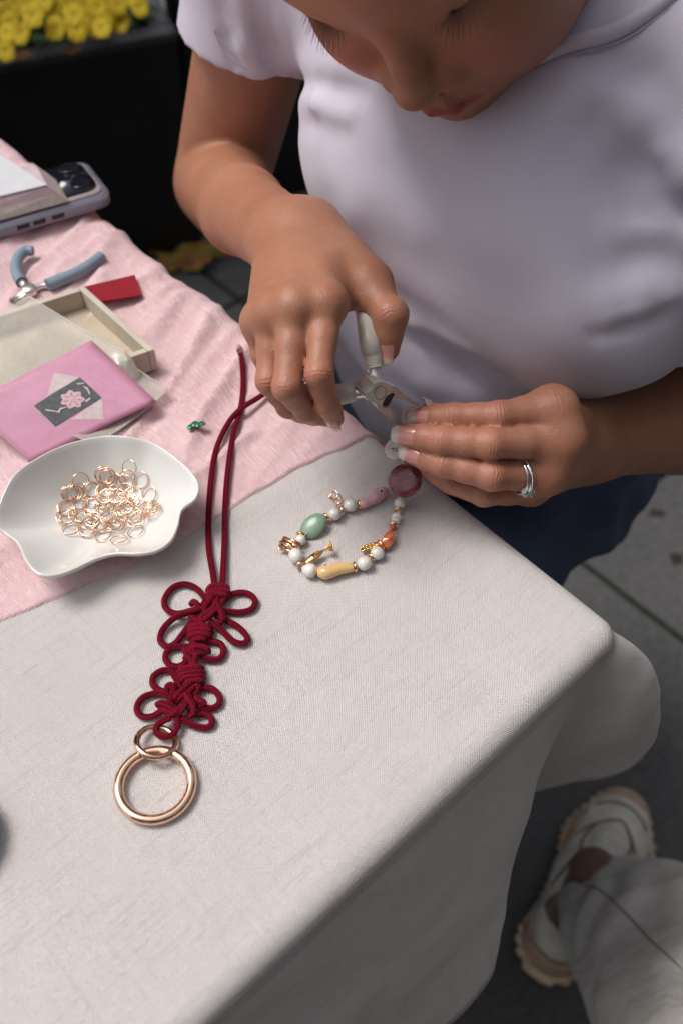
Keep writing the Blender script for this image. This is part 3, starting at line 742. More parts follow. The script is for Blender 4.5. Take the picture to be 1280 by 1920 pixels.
# openwork gold charm (leaping creature outline kept as a generic filigree leaf)
def filigree(pts, base_h, top_h, name, r=.0004, m=GOLD):
    o = None
    for pl_ in pts:
        P = [bp(x, y, base_h+(top_h-base_h)*f) for (x, y, f) in pl_]
        V, F, UV = tube_geo(catmull(P, 5), r, 7)
        if o is None: o = mesh_obj(name, V, F, m, br)
        else: mesh_obj('wire', V, F, m, o)
    return o
filigree([[(528, 515, 0), (500, 480, .3), (470, 450, .5), (450, 415, .8), (480, 375, 1), (510, 410, .9), (535, 450, .6), (528, 500, .1)],
          [(455, 420, .8), (485, 440, .6), (520, 430, .7)], [(470, 450, .5), (495, 420, .8), (505, 400, .9)], [(480, 375, 1), (490, 420, .7), (500, 480, .3)],
          [(500, 480, .3), (530, 465, .4), (540, 490, .2)], [(465, 440, .6), (490, 470, .4), (515, 460, .5)], [(450, 410, .8), (440, 425, .7), (455, 440, .6)], [(510, 405, .9), (528, 420, .8), (520, 445, .6)]], 3, 9, 'filigree_charm')
# framed gold charm at the left
def frame_charm():
    o = None
    for (x0, y0, x1, y1, dx, dy) in ((120, 705, 235, 750, -20, 70), (95, 735, 200, 775, -5, 55)):
        q = [bp(x0, y0, 6.5), bp(x1, y1, 6.5), bp(x1+dx, y1+dy*.6, 3), bp(x0+dx, y0+dy, 3)]
        for i in range(4):
            V, F, UV = tube_geo([q[i], q[i].lerp(q[(i+1) % 4], .5)+Vector((0, 0, .0004)), q[(i+1) % 4]], .0007, 7)
            if o is None: o = mesh_obj('frame_charm', V, F, GOLD, br)
            else: mesh_obj('bar', V, F, GOLD, o)
        for f in (.3, .55, .78):
            V, F, UV = tube_geo([q[0].lerp(q[1], f), q[3].lerp(q[2], f)], .0004, 6); mesh_obj('bar', V, F, GOLD, o)
        mesh_obj('plate', [q[0].lerp(q[3], .1), q[1].lerp(q[2], .1), q[1].lerp(q[2], .4), q[0].lerp(q[3], .4)], [(0, 1, 2, 3)], GOLD, o).modifiers.new('t', 'SOLIDIFY').thickness = .0005
frame_charm()
# gold fish charm
def fish_charm():
    a, b = bp(280, 885, 3.2), bp(405, 795, 4.5); d = b-a; R = frame(d, (0, 0, 1)); V, F = [], []; N, seg = 16, 14
    for i in range(N+1):
        t = i/N; rr = .0028*math.sin(math.pi*min(1, t*.93+.06))**.7*(1-.35*t)
        rr *= 1+.05*math.sin(t*70)
        for k in range(seg): q = 2*math.pi*k/seg; V.append(a+d*t+R @ Vector((rr*.6*math.cos(q), rr*math.sin(q), 0)))
    for i in range(N):
        for k in range(seg): F.append((i*seg+k, i*seg+(k+1) % seg, (i+1)*seg+(k+1) % seg, (i+1)*seg+k))
    o = mesh_obj('fish_charm', V, F, GOLD2, br)
    t0 = bp(402, 798, 4.6)
    for (A, B) in (((452, 730, 6), (462, 762, 5.6)), ((462, 762, 5.4), (474, 805, 5))):
        mesh_obj('tail_fin', [t0+Vector((0, 0, .0003)), bp(*A), bp(*B), t0-Vector((0, 0, .0003))], [(0, 1, 2, 3)], GOLD2, o, False).modifiers.new('t', 'SOLIDIFY').thickness = .0005
    for q in ((455, 740), (460, 760), (468, 780), (470, 800)): tube('fin_ray', [t0, bp(*q, 5.9)], .00025, GOLD2, o, 6)
    mesh_obj('back_fin', [bp(320, 840, 5), bp(355, 800, 6.5), bp(385, 800, 5.4)], [(0, 1, 2)], GOLD2, o, False).modifiers.new('t', 'SOLIDIFY').thickness = .0005
fish_charm()
# big round bead and letter disc, held up by the fingers
def disc_bead(name, c, nrm, r, th, m, par, seg=48):
    prof = [(1e-5, th*.5), (r*.55, th*.49), (r*.80, th*.42), (r*.93, th*.25), (r, 0), (r*.93, -th*.25), (r*.8, -th*.42), (1e-5, -th*.5)]
    return lathe(name, catmull_prof(prof), m, par, c, frame(nrm), seg)
def catmull_prof(pr): return [(max(1e-5, v.x), v.y) for v in catmull([(a, b, 0) for a, b in pr], 4)]
cD = dep(759, 901, .558); nD = (CAMP-cD).normalized()*.85+Vector((-.25, 0, .25)); disc_bead('round_bead', cD, nD, .0097, .0058, BERRY, br)['label'] = 'large dark berry red disc bead'
cP = dep(739, 842, .547); nP = ((CAMP-cP).normalized()*1+Vector((-.42, .05, .30))).normalized()
ld = lathe('letter_disc', catmull_prof([(1e-5, .0012), (.0044, .0012), (.0053, .0010), (.0055, 0), (.0055, -.0006), (.0052, -.0014), (1e-5, -.0014)]), SHELL, br, cP, frame(nP), 40)
torus('disc_rim', cP-nP*.0012, nP, .0053, .0005, GOLD, ld, 36, 8)
# engraved P
fr = frame(nP, Vector((.80, -.25, .5))); o_ = cP+nP*.00135
def Lp(x, y): return o_+fr @ Vector((x/1000, y/1000, 0))
tube('letter', [Lp(-1.8, .2), Lp(1.8, .2)], .00016, BLK, ld, 6)
tube('letter', catmull([Lp(-.2, .2), Lp(-.1, -1.1), Lp(.8, -1.5), Lp(1.6, -1.0), Lp(1.7, .2)], 5), .00016, BLK, ld, 6)
tube('link', catmull([dep(750, 828, .548), dep(753, 821, .546), dep(757, 826, .545), dep(752, 834, .546)], 5, True), .0004, GOLD, br, 7, closed=True)
# open jump ring in the plier tips
jr_c = dep(771, 779, .5355)
nJ = ((CAMP-jr_c).normalized()+Vector((.25, .1, -.25))).normalized(); xx = nJ.orthogonal().normalized(); yy = nJ.cross(xx)
tag(tube('jump_ring', [jr_c+xx*(.0046*math.cos(a))+yy*(.0046*math.sin(a)) for a in [math.radians(20+335*i/40) for i in range(41)]], .00042, GOLD, None, 8), 'opened rose gold jump ring pinched between fingertips and plier jaws', 'jump ring')
cl = tube('linking_thread', catmull([dep(757, 868, .5525), dep(752, 858, .551), dep(756, 850, .550), dep(765, 845, .549)], 4), .0004, GOLD, br, 6)

# ================================================================ small green glass charm
c0 = at(370, 808, TZ+.003); c0.z = run_z(c0)+.0022; jd = empty('leaf_bead', c0, 'small dark green glass clover bead lying on the pink gauze', 'bead')
for (dx, dy, r) in ((-.0032, -.0012, 1.9), (-.001, .0010, 2.1), (.0012, .0004, 1.9), (.0030, .0014, 1.7), (.0042, .0012, 1.3), (-.0042, -.0022, 1.2)):
    lathe('lobe', [(a*r*1.15, b*r*.42) for a, b in sphere_prof(.001, 10)], JADE, jd, c0+Vector((dx, dy, 0)), None, 14, wob=.08)

# ================================================================ dish of jump rings
rim = [(0, 952, 23), (28, 893, 28), (75, 858, 29), (130, 833, 28), (190, 820, 28), (235, 820, 29), (285, 832, 28), (330, 862, 27), (362, 893, 26), (370, 915, 26), (362, 936, 25), (338, 956, 21), (331, 985, 19), (318, 1012, 19), (292, 1030, 19), (258, 1036, 19), (215, 1036, 18), (180, 1046, 17), (140, 1065, 19), (105, 1076, 21), (72, 1072, 22), (50, 1046, 22), (36, 1016, 18), (15, 1000, 17), (0, 985, 19)]
RC = at(200, 955, TZ+.004)
def bowl():
    R = catmull([at(x, y, TZ+.003+z/1000) for x, y, z in rim], 6, True); n = len(R); NR = 26
    def surf(f, p, off):
        q = RC.copy(); e = p-q
        zf = max(0, (f-.30)/.70)**1.75
        lat = f**.95
        z = RC.z+.0015+(p.z-RC.z-.0015)*zf
        w = Vector((q.x+e.x*lat, q.y+e.y*lat, z))
        return w
    V, F = [], []
    for i in range(NR+1):
        for p in R: V.append(surf(i/NR, p, 0))
    NI = NR+1
    # rolled rim and underside
    prof = [(1.012, .0004), (1.024, -.0006), (1.022, -.0022), (.992, -.0034)]
    for s, dz in prof:
        for p in R: V.append(Vector((RC.x+(p.x-RC.x)*s, RC.y+(p.y-RC.y)*s, p.z+dz)))
    for i in range(10):
        f = .95-.62*i/9
        for p in R:
            w = surf(f, p, 0); w.z = max(w.z-.0036, TZ+.0030); V.append(w)
    rows = NI+len(prof)+10
    for i in range(rows-1):
        for k in range(n): F.append((i*n+k, i*n+(k+1) % n, (i+1)*n+(k+1) % n, (i+1)*n+k))
    F.append(tuple((rows-1)*n+k for k in range(n)))
    return V, F, n, NR
V, F, nb_, NR = bowl()
dish = mesh_obj('trinket_dish', V, F, CER)
tag(dish, 'white glazed trinket dish with a wavy lobed rim holding gold jump rings', 'dish')
inner = V[:nb_*(NR+1)]
INN = np.array([tuple(v) for v in inner])
def dish_z(x, y):
    d = (INN[:, 0]-x)**2+(INN[:, 1]-y)**2; i = np.argsort(d)[:6]; w = 1/(d[i]+1e-8); return float((INN[i, 2]*w).sum()/w.sum())
def dish_n(x, y):
    e = .003; return Vector((-(dish_z(x+e, y)-dish_z(x-e, y))/(2*e), -(dish_z(x, y+e)-dish_z(x, y-e))/(2*e), 1)).normalized()
RX = lambda x, y: (x/3.2, 780+y/3.2)
rp = [(485, 388), (618, 352), (625, 362), (645, 358), (655, 372), (778, 312), (765, 372), (850, 382), (897, 470), (415, 462), (428, 462), (470, 452), (445, 458), (545, 440), (560, 442), (705, 392), (750, 398), (690, 395), (640, 440), (625, 450), (755, 450), (800, 470), (620, 495), (640, 480), (735, 500), (740, 495), (700, 480), (395, 555), (400, 562), (388, 605), (400, 608), (415, 605), (480, 520), (470, 528), (545, 530), (560, 560), (620, 540), (640, 545), (615, 580), (500, 600), (510, 605), (465, 600), (680, 545), (750, 555), (745, 560), (760, 545), (800, 595), (810, 600), (805, 625), (830, 612), (790, 520), (860, 545), (865, 540), (905, 550), (915, 560), (912, 572), (900, 535), (425, 678), (515, 682), (530, 680), (545, 645), (620, 655), (600, 650), (685, 648), (700, 655), (675, 660), (620, 718), (715, 742), (815, 692), (560, 620), (655, 610), (720, 620)]
V, F, UV = torus_geo((0, 0, 0), (0, 0, 1), .00455, .00031, 30, 6); jm = bpy.data.meshes.new('jump_ring'); jm.from_pydata([tuple(v) for v in V], [], F); jm.materials.append(GOLD)
jm.polygons.foreach_set('use_smooth', [True]*len(jm.polygons))
special = {5: 'topmost gold jump ring, standing tilted alone at the back of the pile', 7: 'gold jump ring just right of the topmost one, on the dish slope', 8: 'gold jump ring lying apart at the right side of the pile', 0: 'gold jump ring lying apart at the back left of the pile',
           57: 'gold jump ring lying nearly flat at the front left corner of the pile', 67: 'frontmost gold jump ring, two thick, nearest to the dish lip', 68: 'gold jump ring at the front right of the pile, beside the frontmost one', 66: 'gold jump ring at the front middle, left of the frontmost one'}
dens = {}
for i, (x, y) in enumerate(rp):
    q = at(*RX(x, y), TZ+.012); 
    for _ in range(3): z = dish_z(q.x, q.y); q = at(*RX(x, y), z+.002)
    crowd = sum(1 for (u, v) in rp[:i] if (u-x)**2+(v-y)**2 < 60**2)
    til = rnd.uniform(.04, .22)+ (.10 if crowd > 2 else 0)
    if i in (57, 66, 67, 68): til = .08
    o = bpy.data.objects.new('jump_ring', jm); COL.objects.link(o)
    h = .0012+.0045*math.sin(til)+.0008*min(crowd, 4)
    q = at(*RX(x, y), z+h); o.location = q
    az = rnd.uniform(-2.9, -.2) if y < 500 else rnd.uniform(0, 6.28)
    nd = dish_n(q.x, q.y); o.location = q+nd*.0002
    o.rotation_euler = (nd+Vector((math.cos(az)*til, math.sin(az)*til, 0))).to_track_quat('Z', 'Y').to_euler()
    tag(o, special.get(i, 'small rose gold jump ring lying within the tangled pile in the white dish'), 'jump ring', 'gold jump rings piled in the white dish')

# ================================================================ cream tray, clear bag, pink card, felt swatch
TX = lambda x, y: (x/3.879, 440+y/3.879)
A0 = at(*TX(610, 370), TZ+.021); B0 = at(*TX(1125, 832), TZ+.021)
dv = (B0-A0).normalized(); dl = Vector((math.cos(math.radians(-152)), math.sin(math.radians(-152)), 0))
Lt = (B0-A0).length; WT = .115
tr = empty('jewellery_tray', A0+dl*WT*.5+dv*Lt*.5-Vector((0, 0, .018)), 'open cream tray box half covered by a clear bag, on the pink gauze', 'tray')
Rt = frame((0, 0, 1), dv)
def tbx(name, u0, u1, v0, v1, z0, z1, m, bev=.0008):
    q = [A0+dv*u+dl*v for u, v in ((u0, v0), (u1, v0), (u1, v1), (u0, v1))]
    return prism(name, [Vector((p.x, p.y, z1)) for p in q], z1-z0, m, tr, bev, nrm=(0, 0, 1))
zb = TZ+.004; zt = TZ+.021; w = .0042
tbx('side', 0, Lt, 0, w, zb, zt, CREAM); tbx('side', 0, Lt, WT-w, WT, zb, zt, CREAM)
tbx('side', 0, w, w+.0002, WT-w-.0002, zb, zt-.0001, CREAM); tbx('side', Lt-w, Lt, w+.0002, WT-w-.0002, zb, zt-.0001, CREAM)
tbx('floor', w, Lt-w, w, WT-w, zb+.0002, zb+.003, CREAM2)
# pink printed card
cc = [at(*TX(668, 768), TZ+.0285), at(*TX(1140, 1212), TZ+.0130), at(*TX(217, 1655), TZ+.0070), at(*TX(-240, 1230), TZ+.0275)]
def m_card():
    M = Mat('pink_card', rough=.35); M.b.inputs['Coat Weight'].default_value = .3
    uv = M.coord('UV'); n = M.noise(M.mapv(uv, (3, 60, 1), (0, 0, .9)), 3, 4, .7); n2 = M.noise(uv, 5, 3)
    c = M.ramp(n2, [(.3, (.58, .26, .38)), (.7, (.64, .31, .43))])
    c = M.mix(M.ramp(n, [(.52, (0, 0, 0)), (.70, (.40, .40, .40))]), c, (.80, .58, .66))
    M.color(c); return M
def card_pt(u, v, off=0):
    p = cc[0]*(1-u)*(1-v)+cc[1]*u*(1-v)+cc[2]*u*v+cc[3]*(1-u)*v
    n = (cc[1]-cc[0]).cross(cc[3]-cc[0]).normalized(); n = n if n.z > 0 else -n
    return p+n*(off+.0016*math.sin(math.pi*u)*math.sin(math.pi*v))
def card_patch(name, poly, off, m, par, th=None):
    """poly in card (u, v); fan from centre, follows the card's curve"""
    V = [card_pt(sum(p[0] for p in poly)/len(poly), sum(p[1] for p in poly)/len(poly), off)]; F = []
    pts = []
    for i, p in enumerate(poly):
        q = poly[(i+1) % len(poly)]
        for k in range(4): pts.append((p[0]+(q[0]-p[0])*k/4, p[1]+(q[1]-p[1])*k/4))
    V += [card_pt(u, v, off) for u, v in pts]; n = len(pts)
    for i in range(n): F.append((0, 1+i, 1+(i+1) % n))
    return mesh_obj(name, V, F, m, par)
N = 14; V = [card_pt(i/N, j/N) for i in range(N+1) for j in range(N+1)]; F = [(i*(N+1)+j, (i+1)*(N+1)+j, (i+1)*(N+1)+j+1, i*(N+1)+j+1) for i in range(N) for j in range(N)]
cd = mesh_obj('printed_card', V, F, m_card().m, uvs=[(i/N, j/N) for i in range(N+1) for j in range(N+1)])
cd.modifiers.new('t', 'SOLIDIFY').thickness = .0006; cd.modifiers['t'].offset = 1
tag(cd, 'pink printed card with a grey panel and pale flower, leaning on the cream tray', 'card')
def inv_card(x, y):                            # pixel (zoomed) -> card u, v
    u = v = .5
    for _ in range(30):
        p = card_pt(u, v); rel = p-CAMP; k = rel.dot(FWD); X = 640+FPX*rel.dot(RGT)/k; Y = 960-FPX*rel.dot(UPV)/k
        tx, ty = TX(x, y); e = 1e-3
        def pj(u, v):
            rel = card_pt(u, v)-CAMP; k = rel.dot(FWD); return 640+FPX*rel.dot(RGT)/k, 960-FPX*rel.dot(UPV)/k
        a = pj(u+e, v); b = pj(u, v+e); J = np.array([[(a[0]-X)/e, (b[0]-X)/e], [(a[1]-Y)/e, (b[1]-Y)/e]])
        du = np.linalg.solve(J, np.array([tx-X, ty-Y])); u += float(du[0])*.8; v += float(du[1])*.8
    return u, v
def cardpoly(name, pts, off, m): return card_patch(name, [inv_card(*p) for p in pts], off, m, cd)
PALE = simple('pale_print', (.62, .50, .50), .4, var=.1, scale=200); GREYP = simple('grey_print', (.075, .08, .085), .4, var=.35, scale=500)
FLP = simple('flower_print', (.66, .42, .46), .4, var=.15, scale=500)
cardpoly('printed_diamond', [(395, 1005), (590, 1040), (345, 1175)], .00012, PALE)
cardpoly('printed_diamond', [(742, 1190), (758, 1345), (515, 1345)], .00012, PALE)
cardpoly('printed_panel', [(583, 1038), (742, 1188), (405, 1398), (248, 1245)], .00024, GREYP)
fc = []
for k in range(28):
    a = 2*math.pi*k/28; r = 1+.16*math.cos(7*a); fc.append((528+82*r*math.cos(a), 1200+62*r*math.sin(a)))
cardpoly('printed_flower', fc, .00036, FLP)
for k in range(7):
    a = 2*math.pi*k/7; cardpoly('printed_line', [(528+10*math.cos(a), 1200+8*math.sin(a)), (528+70*math.cos(a+.05), 1200+52*math.sin(a+.05)), (528+66*math.cos(a+.14), 1200+49*math.sin(a+.14))], .00046, GREYP)
for pp in ([(600, 1100), (640, 1115), (660, 1160), (650, 1162), (630, 1122)], [(620, 1210), (655, 1185), (662, 1195), (628, 1222)], [(560, 1082), (610, 1078), (612, 1086), (564, 1092)], [(420, 1290), (440, 1262), (500, 1250), (444, 1275), (430, 1300)], [(330, 1270), (420, 1285), (425, 1292), (335, 1280)]):
    cardpoly('printed_line', pp, .00034, PALE)
# clear bag over tray and card
def m_bag():
    M = Mat('clear_film', (.66, .62, .55), .2); M.b.inputs['Alpha'].default_value = .22; M.b.inputs['Specular IOR Level'].default_value = .7
    n = M.noise(M.mapv(M.coord('UV'), (6, 60, 1)), 4, 4, .7); M.l.new(M.ramp(n, [(.40, (.50, .50, .50)), (.72, (.72, .72, .72))]), M.b.inputs['Alpha'])
    M.bump(M.noise(M.coord('UV'), 9, 3), .0015, .4); return M.m
bagc = [at(*TX(200, 455), TZ+.026), at(*TX(1222, 1152), TZ+.007), at(*TX(700, 1560), TZ+.006), at(*TX(-420, 980), TZ+.029)]
N = 30; V = []; UVb = []
for i in range(N+1):
    for j in range(N+1):
        u, v = i/N, j/N; p = bagc[0]*(1-u)*(1-v)+bagc[1]*u*(1-v)+bagc[2]*u*v+bagc[3]*(1-u)*v
        a, b = ta(p); h = TZ+.0045+.0006
        r = p-A0; uu, vv = r.dot(dv), r.dot(dl)
        if -.003 < uu < Lt+.003 and -.003 < vv < WT+.003: h = max(h, zt+.0018)
        z = max(p.z, h)+.0012+.0010*math.sin(u*9+v*5)+noise.noise(Vector((u*4, v*4, 3)))*.0009
        V.append(Vector((p.x, p.y, z))); UVb.append((u, v))
# the bag lies under the card
ccn = (cc[1]-cc[0]).cross(cc[3]-cc[0]).normalized(); ccn = ccn if ccn.z > 0 else -ccn
for v in V:
    zc = cc[0].z-((v.x-cc[0].x)*ccn.x+(v.y-cc[0].y)*ccn.y)/ccn.z
    r = v-cc[0]; e1 = (cc[1]-cc[0]); e2 = (cc[3]-cc[0]); a_, b_ = r.dot(e1)/e1.length_squared, r.dot(e2)/e2.length_squared
    if -.08 < a_ < 1.08 and -.08 < b_ < 1.1: v.z = min(v.z, zc-.0016)
F = [(i*(N+1)+j, (i+1)*(N+1)+j, (i+1)*(N+1)+j+1, i*(N+1)+j+1) for i in range(N) for j in range(N)]
bag = mesh_obj('clear_bag', V, F, m_bag(), uvs=UVb); tag(bag, 'clear plastic bag lying over the cream tray and the pink card', 'plastic bag')
FILM = simple('film_seal', (.75, .72, .68), .2, Alpha=.35)
for off in (.006,):
    P = [V[i*(N+1)]+Vector((0, 0, .0006)) for i in range(N+1)]; tube('bag_seam', P, .0007, FILM, bag, 6)
    P = [V[N*(N+1)+j]+Vector((0, 0, .0006)) for j in range(N+1)]; tube('bag_seam', P, .0007, FILM, bag, 6)
# red felt
q = [at(*TX(610, 400), TZ+.006), at(*TX(990, 334), TZ+.006), at(*TX(1037, 466), TZ+.005), at(*TX(752, 536), TZ+.005)]
for v in q: v.z = run_z(v)+.004
q = [q[0].lerp(q[3], -.0), q[1], q[2], q[3]]
tag(prism('felt_swatch', q, .0016, REDFELT, None, .0003, nrm=(0, 0, 1)), 'bright red felt swatch tucked behind the cream tray', 'swatch')

# ================================================================ pliers lying behind the tray
bpz = .0085
P2 = empty('pliers', at(57, 546, TZ), 'small pliers with pale blue handles lying open on the pink gauze', 'pliers')
def hp(pts, z=bpz): return [at(*TX(x, y), TZ+(p[0] if p else z)) for (x, y, *p) in pts]
tube('handle', catmull(hp([(160, 345), (132, 300), (118, 240), (135, 170), (185, 122), (240, 118)]), 8), lambda t: .0042*(1-.12*t), BLUEH, P2, 14)
tube('handle', catmull(hp([(345, 368), (430, 335), (540, 290), (630, 240), (700, 190), (740, 155)]), 8), lambda t: .0045*(1-.1*t), BLUEH, P2, 14)
tube('tang', catmull(hp([(345, 368), (300, 375), (255, 395), (220, 412)]), 5), .0022, STEEL, P2, 10); tube('tang', hp([(160, 345), (185, 375), (215, 405)]), .0024, STEEL, P2, 10)
c = at(*TX(215, 412), TZ+bpz); lathe('joint', [(1e-5, .004), (.004, .004), (.0052, .003), (.0055, 0), (.0052, -.003), (1e-5, -.004)], STEEL, P2, c, None, 20)
tube('jaw', hp([(215, 412), (150, 445), (75, 482, .007)]), lambda t: .0034*(1-.65*t), STEEL, P2, 10); tube('jaw', hp([(222, 420), (165, 460), (100, 500, .007)]), lambda t: .0034*(1-.65*t), STEEL, P2, 10)

# ================================================================ phone with booklet on top
PX3 = lambda x, y: (x/3.048, y/3.048)
ph0 = at(*PX3(650, 1150), TZ+.012); ph1 = at(*PX3(0, 1340), TZ+.012); pdv = (ph1-ph0).normalized(); pn = Vector((-pdv.y, pdv.x, 0)); pn = pn if pn.y > 0 else -pn
Rp_ = frame((0, 0, 1), pdv)
ph = empty('phone', ph0+pdv*.074+pn*.036+Vector((0, 0, -.012)), 'phone in a clear lilac case lying camera side up at the far table edge', 'phone')
LIL = simple('lilac_case', (.27, .265, .34), .2, var=.08, scale=30); DARKG = simple('camera_glass', (.010, .011, .018), .12); PHB = simple('phone_back', (.50, .47, .46), .3)
def rbox(name, c, s, m, par, rad, R=Rp_, thick_bev=.0015):
    bm = bmesh.new(); hx, hy = s[0]/2-rad, s[1]/2-rad; vs = []
    for (sx, sy, a0) in ((1, 1, 0), (-1, 1, 90), (-1, -1, 180), (1, -1, 270)):
        for k in range(6): a = math.radians(a0+k*18); vs.append(bm.verts.new(Vector(c)+R @ Vector((sx*hx+rad*math.cos(a), sy*hy+rad*math.sin(a), -s[2]/2))))
    f = bm.faces.new(vs); e = bmesh.ops.extrude_face_region(bm, geom=[f]); bmesh.ops.translate(bm, verts=[g for g in e['geom'] if isinstance(g, bmesh.types.BMVert)], vec=(0, 0, s[2]))
    bmesh.ops.recalc_face_normals(bm, faces=bm.faces)
    if thick_bev: bmesh.ops.bevel(bm, geom=[e_ for e_ in bm.edges if abs((e_.verts[0].co-e_.verts[1].co).z) < 1e-6], offset=thick_bev, segments=2, affect='EDGES')
    return bm_obj(name, bm, m, par)
pc = ph0+pdv*.075+pn*.033; zl = TZ+.008
cs = rbox('case', (pc.x, pc.y, zl+.0055), (.150, .066, .010), LIL, ph, .010)
rbox('back', (pc.x, pc.y, zl+.0113), (.142, .058, .001), PHB, ph, .008, thick_bev=.0003)
mc = ph0+pdv*.026+pn*.034
cm = rbox('camera_block', (mc.x, mc.y, zl+.0128), (.040, .050, .0030), DARKG, ph, .010, thick_bev=.0008)
for (u, v) in ((-.009, -.015), (-.009, .014), (.010, 0)):
    p = mc+pdv*u+pn*v; lathe('lens', [(1e-5, .0010), (.0045, .0010), (.0065, .0016), (.0075, .0014), (.0078, 0)], DARKG, cm, (p.x, p.y, zl+.0145), None, 24)
for u in (.046, .060, .072):
    p = ph0+pdv*(u-.004); rbox('button', (p.x-pn.x*.0002, p.y-pn.y*.0002, zl+.005), (.009, .0016, .0030), BLK, ph, .0007, thick_bev=0)
piv = ph0.copy(); Mt = Matrix.Translation(piv) @ Matrix.Rotation(math.radians(8 if pdv.x < 0 else -8), 4, pdv) @ Matrix.Translation(-piv)
PHM = Matrix.Translation(ph.location); PHM = Mt @ PHM; ph.location = PHM.to_translation(); ph.rotation_euler = PHM.to_euler()
BKW = simple('white_cover', (.60, .60, .63), .5, var=.04); BKC = simple('cream_pages', (.54, .50, .46), .7, var=.12, scale=300)
q0 = [at(*PX3(5, 880), TZ+.040), at(*PX3(270, 1055), TZ+.040)]
bo = empty('booklet', ph0+pdv*.13, 'white booklet with cream pages resting on the phone at the left edge', 'booklet')
e0, e1 = at(*PX3(275, 1060), TZ+.034), at(*PX3(395, 1150), TZ+.021)
L0, L1 = at(*PX3(-260, 1190), TZ+.034), at(*PX3(-260, 1330), TZ+.021)
tT0, tT1 = at(*PX3(5, 880), TZ+.036), at(*PX3(-300, 880), TZ+.036)
def quad_solid(name, q, th, m, par): return prism(name, q, th, m, par, .0008, nrm=(0, 0, 1))
quad_solid('cover', [e0+Vector((0, 0, .001)), tT0, tT1, L0+Vector((0, 0, .001))], .0015, BKW, bo)
def blockq(name, a, b, c, d, m, par): return mesh_obj(name, [a, b, c, d, a+pn*.03, b+pn*.03, c+pn*.03, d+pn*.03], [(0, 1, 2, 3), (4, 7, 6, 5), (0, 4, 5, 1), (1, 5, 6, 2), (2, 6, 7, 3), (3, 7, 4, 0)], m, par, False)
PKB = simple('pink_edge', (.52, .42, .44), .6)
mid0, mid1 = e0.lerp(e1, .5), L0.lerp(L1, .5)
blockq('page_block', mid0, e1, L1, mid1, BKC, bo); blockq('spine_band', e0-Vector((0, 0, .0008)), mid0, mid1, L0-Vector((0, 0, .0008)), PKB, bo)

# dark object edge at the left
tag(lathe('lid', [(1e-5, .001), (.016, .001), (.020, .002), (.022, .006), (.0228, .012), (.0220, .0125), (.020, .009), (.019, .004), (1e-5, .003)], simple('dark_lid', (.02, .022, .03), .3), None, at(-96, 1580, TZ), None, 32), 'dark shallow lid mostly cut off by the left edge of the picture', 'lid')
# ================================================================ implicit-surface modelling (sparse blocks, surface nets)
Q = 1.0
NP = lambda v: np.array([v[0], v[1], v[2]], dtype=np.float64)
class Cone:
    def __init__(s, a, b, ra, rb, flat=None):
        s.a, s.b, s.ra, s.rb = NP(a), NP(b), ra, rb; s.ab = s.b-s.a; s.L2 = max(1e-12, s.ab @ s.ab)
        s.flat = flat                            # (axis, scale): squash along axis
        if flat: s.ax = NP(Vector(flat[0]).normalized()); s.fs = flat[1]
    def f(s, p):
        q = p-s.a; t = np.minimum(np.maximum((q @ s.ab)/s.L2, 0), 1); e = q-t[:, None]*s.ab
        if s.flat: d = e @ s.ax; e = e+(d*(1/s.fs-1))[:, None]*s.ax
        return np.sqrt(np.einsum('ij,ij->i', e, e))-(s.ra+(s.rb-s.ra)*t)
class Ell:
    def __init__(s, c, r, R=None):
        s.c, s.r = NP(c), np.array(r, dtype=float); s.R = np.array(R) if R is not None else np.eye(3)
    def f(s, p):
        q = (p-s.c) @ s.R; k0 = np.sqrt((((q/s.r))**2).sum(1)); k1 = np.sqrt(((q/s.r**2)**2).sum(1)); return k0*(k0-1)/np.maximum(k1, 1e-9)
def smin(a, b, k):
    if a is None: return b
    if b is None: return a
    if k <= 0: return np.minimum(a, b)
    h = np.minimum(np.maximum(.5+.5*(b-a)/k, 0), 1); return b*(1-h)+a*h-k*h*(1-h)
class Grp:
    """smooth union of its members"""
    def __init__(s, items, k): s.items, s.k = items, k
    def f(s, p):
        r = None; old = _mg[0]; _mg[0] = max(old, s.k)
        for it in s.items: r = smin(r, ev(it, p), s.k)
        _mg[0] = old; return r
class Hard(Grp):
    def __init__(s, items): super().__init__(items, 0)
class Join:
    """a joined smoothly to each of many, which stay creased against each other"""
    def __init__(s, core, many, k): s.core, s.many, s.k = core, many, k
    def f(s, p):
        old = _mg[0]; _mg[0] = max(old, s.k); c = ev(s.core, p); r = None
        for m in s.many: r = smin(r, ev(m, p), .0004)
        _mg[0] = old; return smin(c, r, s.k)
class Sub:
    def __init__(s, a, cuts, k): s.a, s.cuts, s.k = a, cuts, k
    def f(s, p):
        r = ev(s.a, p)
        if r is None: return None
        for c in s.cuts:
            v = ev(c, p)
            if v is not None: r = -smin(-r, v, s.k)
        return r
class Disp:
    def __init__(s, a, fn): s.a, s.fn = a, fn
    def f(s, p):
        r = ev(s.a, p); return None if r is None else r+s.fn(p)
_blk = [None, 0]; _mg = [0]
def ev(it, p):
    if isinstance(it, (Cone, Ell)) and _blk[0] is not None:
        if it.f(_blk[0])[0]-_blk[1]*1.2 > _mg[0]+.007: return None
    return it.f(p)
